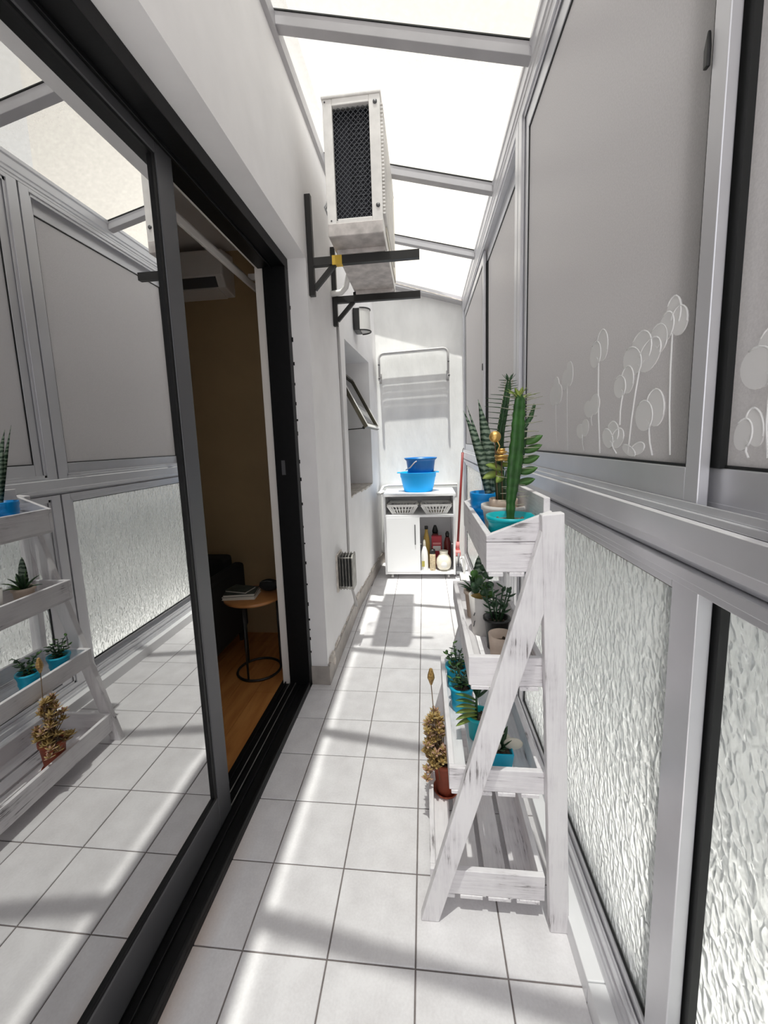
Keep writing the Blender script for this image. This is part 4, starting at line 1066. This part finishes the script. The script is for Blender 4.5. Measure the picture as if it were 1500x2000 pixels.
def rosette(t, c, n, L, w, mats, seed, tilt=(0.3, 1.2), thick=0.006, name='leaf', flat=None):
    rr = random.Random(seed)
    for k in range(n):
        a = 2.4 * k + rr.uniform(-.2, .2); e = tilt[0] + (tilt[1] - tilt[0]) * (k / max(1, n - 1)) + rr.uniform(-.1, .1); l = L * rr.uniform(0.8, 1.1)
        d = Vector((math.cos(a) * math.cos(e), math.sin(a) * math.cos(e), math.sin(e)))
        part(name, MB().blade(c, Vector(c) + d * l, w * rr.uniform(0.85, 1.1), thick, -0.12 * l, 6, bdir=(0, 0, -1)), mats[k % len(mats)], t)

def cluster(mb_list, c, n, L, w, rr, thick=0.004):
    for k in range(n):
        a = 2.4 * k; e = 0.15 + 1.2 * k / n; d = Vector((math.cos(a) * math.cos(e), math.sin(a) * math.cos(e), math.sin(e)))
        mb_list[k % len(mb_list)].blade(c, Vector(c) + d * L * rr.uniform(0.8, 1.1), w, thick, 0.0, 4)

def build_plants():
    rr = random.Random(12)
    z1 = 1.0875
    # 1 --- tall euphorbia in the turquoise pot
    c = (0.800, 0.262, z1)
    t = thing('potted_euphorbia', 'thick three-sided euphorbia in ribbed turquoise pot, nearest on the top tray', 'potted plant', c, 'plants on the top tray')
    pot(t, c, 0.0675, 0.050, 0.134, M['teal'], 0.012, 5, depth=0.016); soil(t, c, 0.060, z1 + 0.116, 'gravel', 2)
    pts = [(0.796, 0.262, 1.19), (0.797, 0.262, 1.26), (0.801, 0.262, 1.31), (0.806, 0.260, 1.37), (0.812, 0.258, 1.44), (0.815, 0.257, 1.50), (0.818, 0.257, 1.545), (0.818, 0.257, 1.568)]
    up = [lerp(pts, k / 56) for k in range(57)]; rads = [0.0115, 0.014, 0.0185, 0.0222, 0.0208, 0.0185, 0.016, 0.006]
    ur = []
    for k in range(57):
        q = 7 * k / 56; i0 = min(int(q), 6); ur.append((rads[i0] + (rads[i0 + 1] - rads[i0]) * (q - i0)) * (1 + 0.10 * (k % 4 in (1, 2)) * (k < 52)))
    part('stem', ribbed_stem(up, ur), M['euph'], t)
    th = MB()
    for k in range(46):
        u = 0.12 + 0.86 * k / 46; p = lerp(pts, u); a = (k % 3) * 2.094 - 0.3 + rr.uniform(-.15, .15)
        d = Vector((math.cos(a), math.sin(a) * 0.6, rr.uniform(-.05, .2))); L = rr.uniform(0.018, 0.045) if k % 2 else 0.022
        th.tube([p + d * 0.012, p + d * (0.018 + L)], [0.0017, 0.0007], 4)
    for k in range(9):
        p = lerp(pts, 0.42 + 0.05 * k); th.tube([p + Vector((0.012, -0.004, 0)), p + Vector((0.050 + 0.008 * (k % 3), -0.008, 0.006 * (k % 2)))], [0.0017, 0.0007], 4)
    part('thorns', th, M['spine'], t, kind='stuff')
    for k in range(9):
        a = 0.7 * k; e = 0.35 + 0.08 * k; b = Vector((0.818, 0.257, 1.545)); d = Vector((math.cos(a) * math.cos(e), math.sin(a) * math.cos(e) * 0.7, math.sin(e)))
        part('leaf', MB().blade(b, b + d * (0.060 - 0.002 * k), 0.014, 0.002, 0.004), M['lime'], t)
    part('side_shoot', MB().tube([(0.825, 0.257, 1.46), (0.850, 0.257, 1.50), (0.860, 0.257, 1.535)], [0.006, 0.007, 0.004], 8), M['euph2'], t)
    # leafy side branch with rounded leaves
    br = [(0.805, 0.285, 1.22), (0.822, 0.285, 1.31), (0.838, 0.283, 1.40), (0.845, 0.282, 1.47)]
    part('branch', MB().tube(br, [0.005, 0.0045, 0.004, 0.003], 6), M['euph2'], t)
    for k in range(5):
        p = lerp(br, 0.34 + 0.115 * k)
        q = p + Vector((0.048, -0.006 - 0.004 * (k % 2), 0.012 + 0.002 * k))
        part('leaf', MB().blade(p, q, 0.024, 0.003, 0.004, 8, side=(0, 0.35, 1)), M['leaf'], t)
    # 2 --- white pot with a slim spiny euphorbia
    c = (0.815, 0.425, z1)
    t = thing('potted_spiny_euphorbia', 'tall slim spiny euphorbia in white pot in the middle of the top tray', 'potted plant', c, 'plants on the top tray')
    pot(t, c, 0.0745, 0.055, 0.140, M['potwhite'], 0.016, depth=0.018); soil(t, c, 0.066, z1 + 0.121, 'gravel', 4)
    part('inner_pot', MB().lathe([(0, 0), (0.044, 0), (0.046, 0.03), (0.044, 0.034), (0.041, 0.034), (0.040, 0.026), (0, 0.025)], (0.808, 0.425, z1 + 0.126), 24), M['beige'], t)
    pts = [(0.805, 0.45, 1.235), (0.798, 0.45, 1.30), (0.797, 0.45, 1.38), (0.802, 0.45, 1.46), (0.815, 0.45, 1.54), (0.825, 0.45, 1.60), (0.828, 0.45, 1.635)]
    part('stem', ribbed_stem(pts, [0.016, 0.015, 0.014, 0.013, 0.012, 0.010, 0.005], 4), M['euph2'], t)
    th = MB(); nub = MB()
    for k in range(80):
        u = 0.25 + 0.73 * k / 80; p = lerp(pts, u); a = (k % 4) * 1.571 + rr.uniform(-.2, .2); L = (0.055 if u < 0.8 else 0.02) * rr.uniform(0.7, 1.1)
        d = Vector((math.cos(a), math.sin(a) * 0.5, 0.12)); th.tube([p + d * 0.008, p + d * (0.010 + L)], [0.0016, 0.0007], 4)
        nub.ball(p + d * 0.011, 0.003, 5, 4)
    part('thorns', th, M['dleaf'], t, kind='stuff'); part('nodes', nub, M['spine'], t, kind='stuff')
    for k in range(6):
        a = 1.05 * k; b = Vector((0.828, 0.45, 1.622)); part('leaf', MB().blade(b, b + Vector((0.022 * math.cos(a), 0.015 * math.sin(a), 0.026)), 0.008, 0.002), M['dleaf'], t)
    for k, (dx, dz) in enumerate(((-0.012, 0.11), (0.014, 0.10), (0.0, 0.13), (-0.02, 0.08))):
        part('stalk', MB().tube([(0.806 + dx * 0.4, 0.432, 1.237), (0.806 + dx, 0.43, 1.237 + dz)], [0.009, 0.005], 8), M['dleaf'], t)
    for k, (a, b) in enumerate((((0.79, 0.40, 1.335), (0.735, 0.385, 1.318)), ((0.80, 0.40, 1.345), (0.745, 0.385, 1.362)), ((0.80, 0.40, 1.33), (0.775, 0.37, 1.305)), ((0.80, 0.40, 1.36), (0.83, 0.38, 1.372)))):
        part('leaf', MB().blade(a, b, 0.026, 0.003, 0.004, 7, side=(0, 0.6, 1)), M['lime'], t)
    # 3 --- blue pot with snake plant
    c = (0.778, 0.610, z1)
    t = thing('potted_snake_plant', 'banded snake plant in cobalt blue ribbed pot, farthest on the top tray', 'potted plant', c, 'plants on the top tray')
    pot(t, c, 0.058, 0.046, 0.158, M['cobalt'], 0.0, 6, depth=0.02); soil(t, c, 0.050, z1 + 0.136, 'soil', 6)
    shp = lambda u: (0.42 + 0.62 * math.sin(math.pi * min(1.0, 0.12 + u * 0.8)) ** 1.3) * (1 - u ** 4) if u < 1 else 0.0
    for (b, tip, w, bd) in (((0.803, 0.61, 1.222), (0.748, 0.59, 1.585), 0.050, 0.010), ((0.790, 0.61, 1.222), (0.697, 0.60, 1.548), 0.036, 0.014), ((0.798, 0.625, 1.222), (0.714, 0.645, 1.568), 0.019, 0.008), ((0.806, 0.60, 1.222), (0.826, 0.58, 1.38), 0.030, 0.0)):
        part('leaf', MB().blade(b, tip, w, 0.006, bd, 16, side=(1, -0.25, 0), shape=shp, bdir=(1, 0, 0)), M['snake'], t)
    part('plant_tag', MB().box(0.800, 0.822, 0.556, 0.5575, 1.235, 1.250), M['blue'], t)
    # gold ornaments stuck in the pots
    t = thing('gold_ball_ornament', 'round gold foil ball on a stake between the top tray plants', 'ornament', (0.788, 0.405, 1.215), 'gold garden ornaments')
    part('ball', MB().ball((0.774, 0.385, 1.449), 0.0185, 18, 12), M['gold'], t); part('stake', MB().tube([(0.788, 0.405, 1.215), (0.780, 0.39, 1.32), (0.774, 0.385, 1.435)], 0.002, 6), M['twig'], t)
    t = thing('gold_rose_ornament', 'layered gold foil rose ornament below the gold ball', 'ornament', (0.802, 0.395, 1.215), 'gold garden ornaments')
    m = MB()
    for k, (r, z) in enumerate(((0.021, 1.372), (0.023, 1.382), (0.018, 1.394), (0.012, 1.402))): m.lathe([(0, -0.006), (r * 0.8, -0.005), (r, 0.001), (r * 0.85, 0.004), (0, 0.003)], (0.794, 0.385, z + 0.006), 16)
    part('petals', m, M['gold'], t); part('stake', MB().tube([(0.802, 0.395, 1.215), (0.797, 0.388, 1.30), (0.794, 0.385, 1.376)], 0.002, 6), M['twig'], t)
    part('ribbon', MB().tube([(0.790, 0.37, 1.395), (0.778, 0.368, 1.405), (0.786, 0.37, 1.42), (0.779, 0.372, 1.434)], 0.002, 6), M['gold'], t)

    # ---- second tray
    z2 = 0.7575
    c = (0.738, 0.610, z2)
    t = thing('potted_aloe', 'small dark aloe in beige clay pot, farthest on the second tray', 'potted plant', c, 'plants on the second tray')
    pot(t, c, 0.040, 0.030, 0.105, M['beige'], 0.012); soil(t, c, 0.033, z2 + 0.086)
    rosette(t, (c[0], c[1], z2 + 0.088), 16, 0.085, 0.017, [M['dleaf'], M['dleaf'], M['leaf']], 3, (0.25, 1.35), 0.007)
    part('leaf', MB().blade((0.750, 0.63, z2 + 0.088), (0.756, 0.64, z2 + 0.235), 0.038, 0.005, 0.005, 9, side=(1, -.3, 0)), M['snake'], t)
    c = (0.746, 0.470, z2)
    t = thing('potted_round_succulent', 'round-leaved succulent in white pot with yellow inside', 'potted plant', c, 'plants on the second tray')
    pot(t, c, 0.047, 0.034, 0.140, M['potwhite'], 0.0, depth=0.03)
    part('inner_pot', MB().lathe([(0.0405, -0.004), (0.0412, 0.018), (0.0395, 0.018), (0.0385, -0.004)], (c[0], c[1], z2 + 0.113), 28), M['ochre'], t); soil(t, c, 0.038, z2 + 0.110)
    for k in range(4):
        p = [(0.709 + 0.002 * k, 0.445 - 0.004 * k, z2 + 0.035 + 0.02 * k), (0.712 + 0.002 * k, 0.437 - 0.004 * k, z2 + 0.05 + 0.02 * k)]
        part('print_mark', MB().tube([(0.7135, 0.452 - 0.012 * (k % 2), z2 + 0.03 + 0.015 * k), (0.7155, 0.446 - 0.012 * (k % 2), z2 + 0.043 + 0.015 * k)], 0.002, 4), M['darkgrey'], t)
    rr2 = random.Random(8)
    for k in range(12):
        a = 2.4 * k; h = 0.02 + 0.008 * k; p = Vector((c[0] + 0.012 * math.cos(a), c[1] + 0.012 * math.sin(a), z2 + 0.11 + h))
        part('leaf', MB().ball(p + Vector((0.016 * math.cos(a), 0.016 * math.sin(a), 0.012)), 0.015, 10, 6, (1, 0.6, 0.9)), M['dleaf'] if k % 3 else M['leaf'], t)
    c = (0.778, 0.365, z2)
    t = thing('potted_upright_succulent', 'bushy dark upright succulent in black plastic pot on the second tray', 'potted plant', c, 'plants on the second tray')
    pot(t, c, 0.040, 0.030, 0.105, M['black_plastic'], 0.008); soil(t, c, 0.033, z2 + 0.086)
    for k in range(7):
        a = 0.9 * k; b = Vector((c[0] + 0.012 * math.cos(a), c[1] + 0.012 * math.sin(a), z2 + 0.086)); tp = b + Vector((0.03 * math.cos(a), 0.03 * math.sin(a), 0.10 + 0.008 * (k % 4)))
        s = part('stem', MB().tube([b, tp], [0.003, 0.002], 6), M['dleaf'], t)
        for q in range(6):
            p = b.lerp(tp, 0.35 + 0.13 * q); aa = a + 1.6 * q
            part('leaf', MB().blade(p, p + Vector((0.024 * math.cos(aa), 0.024 * math.sin(aa), 0.012)), 0.015, 0.005, 0, 4), M['dleaf'], s)
    c = (0.775, 0.262, z2)
    t = thing('empty_clay_pot', 'empty looking beige clay pot nearest on the second tray', 'pot', c)
    pot(t, c, 0.040, 0.030, 0.096, M['beige'], 0.0, depth=0.03); soil(t, c, 0.033, z2 + 0.066)

    # ---- third tray
    z3 = 0.4245
    for i, (x, y, lab) in enumerate(((0.668, 0.66, 'aqua pot with trailing dark foliage, farthest on the third tray'), (0.675, 0.52, 'aqua pot with dark stems in the middle of the third tray'))):
        c = (x, y, z3)
        t = thing('potted_trailing_plant', lab, 'potted plant', c, 'plants on the third tray')
        pot(t, c, 0.043, 0.034, 0.095, M['aqua'], 0.01, 3); soil(t, c, 0.036, z3 + 0.076)
        for k in range(7):
            a = 0.9 * k + i; b = Vector((x, y, z3 + 0.076)); tp = b + Vector((0.045 * math.cos(a), 0.045 * math.sin(a), 0.06 + 0.018 * (k % 3)))
            s = part('stem', MB().tube([b, b.lerp(tp, 0.6) + Vector((0, 0, 0.02)), tp], [0.0025, 0.002, 0.0015], 5), M['dleaf'], t)
            for q in range(7):
                p = b.lerp(tp, 0.3 + 0.11 * q); aa = a + 1.9 * q
                part('leaf', MB().blade(p, p + Vector((0.022 * math.cos(aa), 0.022 * math.sin(aa), 0.006)), 0.013, 0.004, 0, 4), M['dleaf'] if q % 3 else M['leaf'], s)
    c = (0.722, 0.372, z3)
    t = thing('potted_kalanchoe', 'kalanchoe with broad lime green leaves over the third tray edge', 'potted plant', c, 'plants on the third tray')
    pot(t, c, 0.042, 0.034, 0.085, M['teal'], 0.01); soil(t, c, 0.035, z3 + 0.066)
    b = Vector((0.712, 0.372, z3 + 0.066))
    part('stem', MB().tube([b, b + Vector((0.0, -0.01, 0.09))], [0.006, 0.004], 6), M['dleaf'], t)
    for k in range(6):
        a = math.pi * 0.9 + 0.16 * (k - 2); p = b + Vector((0, -0.005, 0.006 + 0.013 * k)); q = p + Vector((-0.072, -0.028 + 0.004 * k, -0.014 + 0.008 * k))
        part('leaf', MB().blade(p, q, 0.024, 0.004, 0.006, 8), M['lime'] if k < 4 else M['leaf'], t)
    for k in range(7):
        a = 0.95 * k; p = b + Vector((0, -0.005, 0.08 + 0.006 * k)); part('leaf', MB().blade(p, p + Vector((0.045 * math.cos(a), 0.045 * math.sin(a), 0.04 + 0.006 * k)), 0.020, 0.004), M['dleaf'], t)
    c = (0.768, 0.255, z3)
    t = thing('potted_pad_cactus', 'dark succulent with a pale round pad in square aqua pot', 'potted plant', c, 'plants on the third tray')
    m = MB(); a0, a1, h = 0.032, 0.039, 0.062
    v = [(-a0, -a0, 0), (a0, -a0, 0), (a0, a0, 0), (-a0, a0, 0), (-a1, -a1, h), (a1, -a1, h), (a1, a1, h), (-a1, a1, h), (-a1 + .005, -a1 + .005, h), (a1 - .005, -a1 + .005, h), (a1 - .005, a1 - .005, h), (-a1 + .005, a1 - .005, h), (-a0, -a0, h - 0.02), (a0, -a0, h - 0.02), (a0, a0, h - 0.02), (-a0, a0, h - 0.02)]
    f = [(0, 3, 2, 1), (12, 13, 14, 15)]
    for k in range(4):
        l = (k + 1) % 4; f += [(k, l, 4 + l, 4 + k), (4 + k, 4 + l, 8 + l, 8 + k), (8 + k, 8 + l, 12 + l, 12 + k)]
    m.add([(p[0] + c[0], p[1] + c[1], p[2] + c[2]) for p in v], f); part('pot', m, M['aqua'], t, 0.002)
    part('soil', MB().box(c[0] - 0.031, c[0] + 0.031, c[1] - 0.031, c[1] + 0.031, z3 + 0.0421, z3 + 0.047), M['soil'], t)
    b = Vector((c[0], c[1], z3 + 0.047))
    for k in range(11):
        a = 2.4 * k; e = 0.45 + 0.09 * k; d = Vector((math.cos(a) * math.cos(e), math.sin(a) * math.cos(e), math.sin(e)))
        part('leaf', MB().blade(b + d * 0.004, b + d * (0.060 + 0.005 * (k % 4)), 0.018, 0.005), M['dleaf'], t)
    part('pad', MB().ball(b + Vector((0.042, -0.004, 0.026)), 0.026, 16, 10, (1.15, 0.35, 0.75)), M['pad'], t, label='pale oval pad')
    part('pad', MB().ball(b + Vector((-0.012, -0.020, 0.028)), 0.015, 12, 8, (1, 0.4, 1)), M['pad'], t)
    part('pad', MB().ball(b + Vector((0.020, 0.03, 0.020)), 0.020, 12, 8, (1, 0.4, 0.8)), M['pad'], t)
    part('bud_stalk', MB().tube([b, b + Vector((0.012, 0.01, 0.075))], 0.002, 5).blade(b + Vector((0.010, 0.008, 0.068)), b + Vector((0.018, 0.012, 0.105)), 0.014, 0.01), M['twig'], t)

    # ---- bottom tray: dry-looking succulent in terracotta
    z4 = 0.0675; c = (0.612, 0.520, z4)
    t = thing('potted_ghost_plant', 'dry golden brown succulent in terracotta pot on the bottom tray', 'potted plant', c)
    part('saucer', MB().lathe([(0, 0), (0.042, 0), (0.051, 0.014), (0.048, 0.014), (0.040, 0.004), (0, 0.004)], c, 28), M['terra'], t)
    pot(t, (c[0], c[1], z4 + 0.0045), 0.0485, 0.037, 0.135, M['terra'], 0.016); soil(t, c, 0.042, z4 + 0.120)
    ms = [MB(), MB()]; ms2 = [MB(), MB()]; st = MB(); rg = random.Random(31)
    for k in range(46):
        a = rg.uniform(0, 6.28); u = k / 46
        p = Vector((0.588 - 0.020 * u + rg.uniform(-0.052, 0.045) * (1.15 - 0.7 * u), 0.495 + rg.uniform(-0.06, 0.05) * (1.1 - 0.5 * u), z4 + 0.118 + 0.225 * u))
        st.tube([(0.608, 0.515, z4 + 0.12), (0.5 * (p.x + 0.60), 0.505, 0.5 * (p.z + z4 + 0.12)), p], [0.003, 0.0025, 0.002], 4)
        lst = ms if (u < 0.16 or 0.35 < u) == False or rg.random() < 0.4 else ms2
        cluster(lst, p, 11, 0.026, 0.012, rg)
    part('stems', st, M['twig'], t, kind='stuff'); part('golden_leaves', ms[0], M['dry'], t, kind='stuff'); part('golden_tips', ms[1], M['dry'], t, kind='stuff')
    part('pink_leaves', ms2[0], M['pinkdry'], t, kind='stuff'); part('pink_tips', ms2[1], M['dry'], t, kind='stuff')
    p = Vector((0.560, 0.47, z4 + 0.345)); m = MB(); cluster([m], p, 16, 0.028, 0.010, rg)
    part('drooping_head', m, M['dry'], t, kind='stuff'); part('flower_stem', MB().tube([(0.592, 0.49, z4 + 0.10), (0.58, 0.48, z4 + 0.25), p], 0.002, 5), M['twig'], t)
    t = thing('bud_ornament', 'brown glitter flower bud ornament on a thin stake above the dry succulent', 'ornament', (0.585, 0.47, z4 + 0.10))
    part('bud', MB().lathe([(0, 0), (0.004, 0.004), (0.0135, 0.030), (0.0125, 0.042), (0.006, 0.066), (0, 0.070)], (0.5605, 0.47, 0.545), 8, smooth=False), mat('brown_glitter', (0.24, 0.13, 0.04), 0.4, metal=0.3, col2=(0.55, 0.36, 0.12), nscale=160), t)
    part('stake', MB().tube([(0.586, 0.47, z4 + 0.09), (0.571, 0.47, 0.40), (0.5605, 0.47, 0.548)], 0.0018, 5), M['twig'], t)
build_plants()
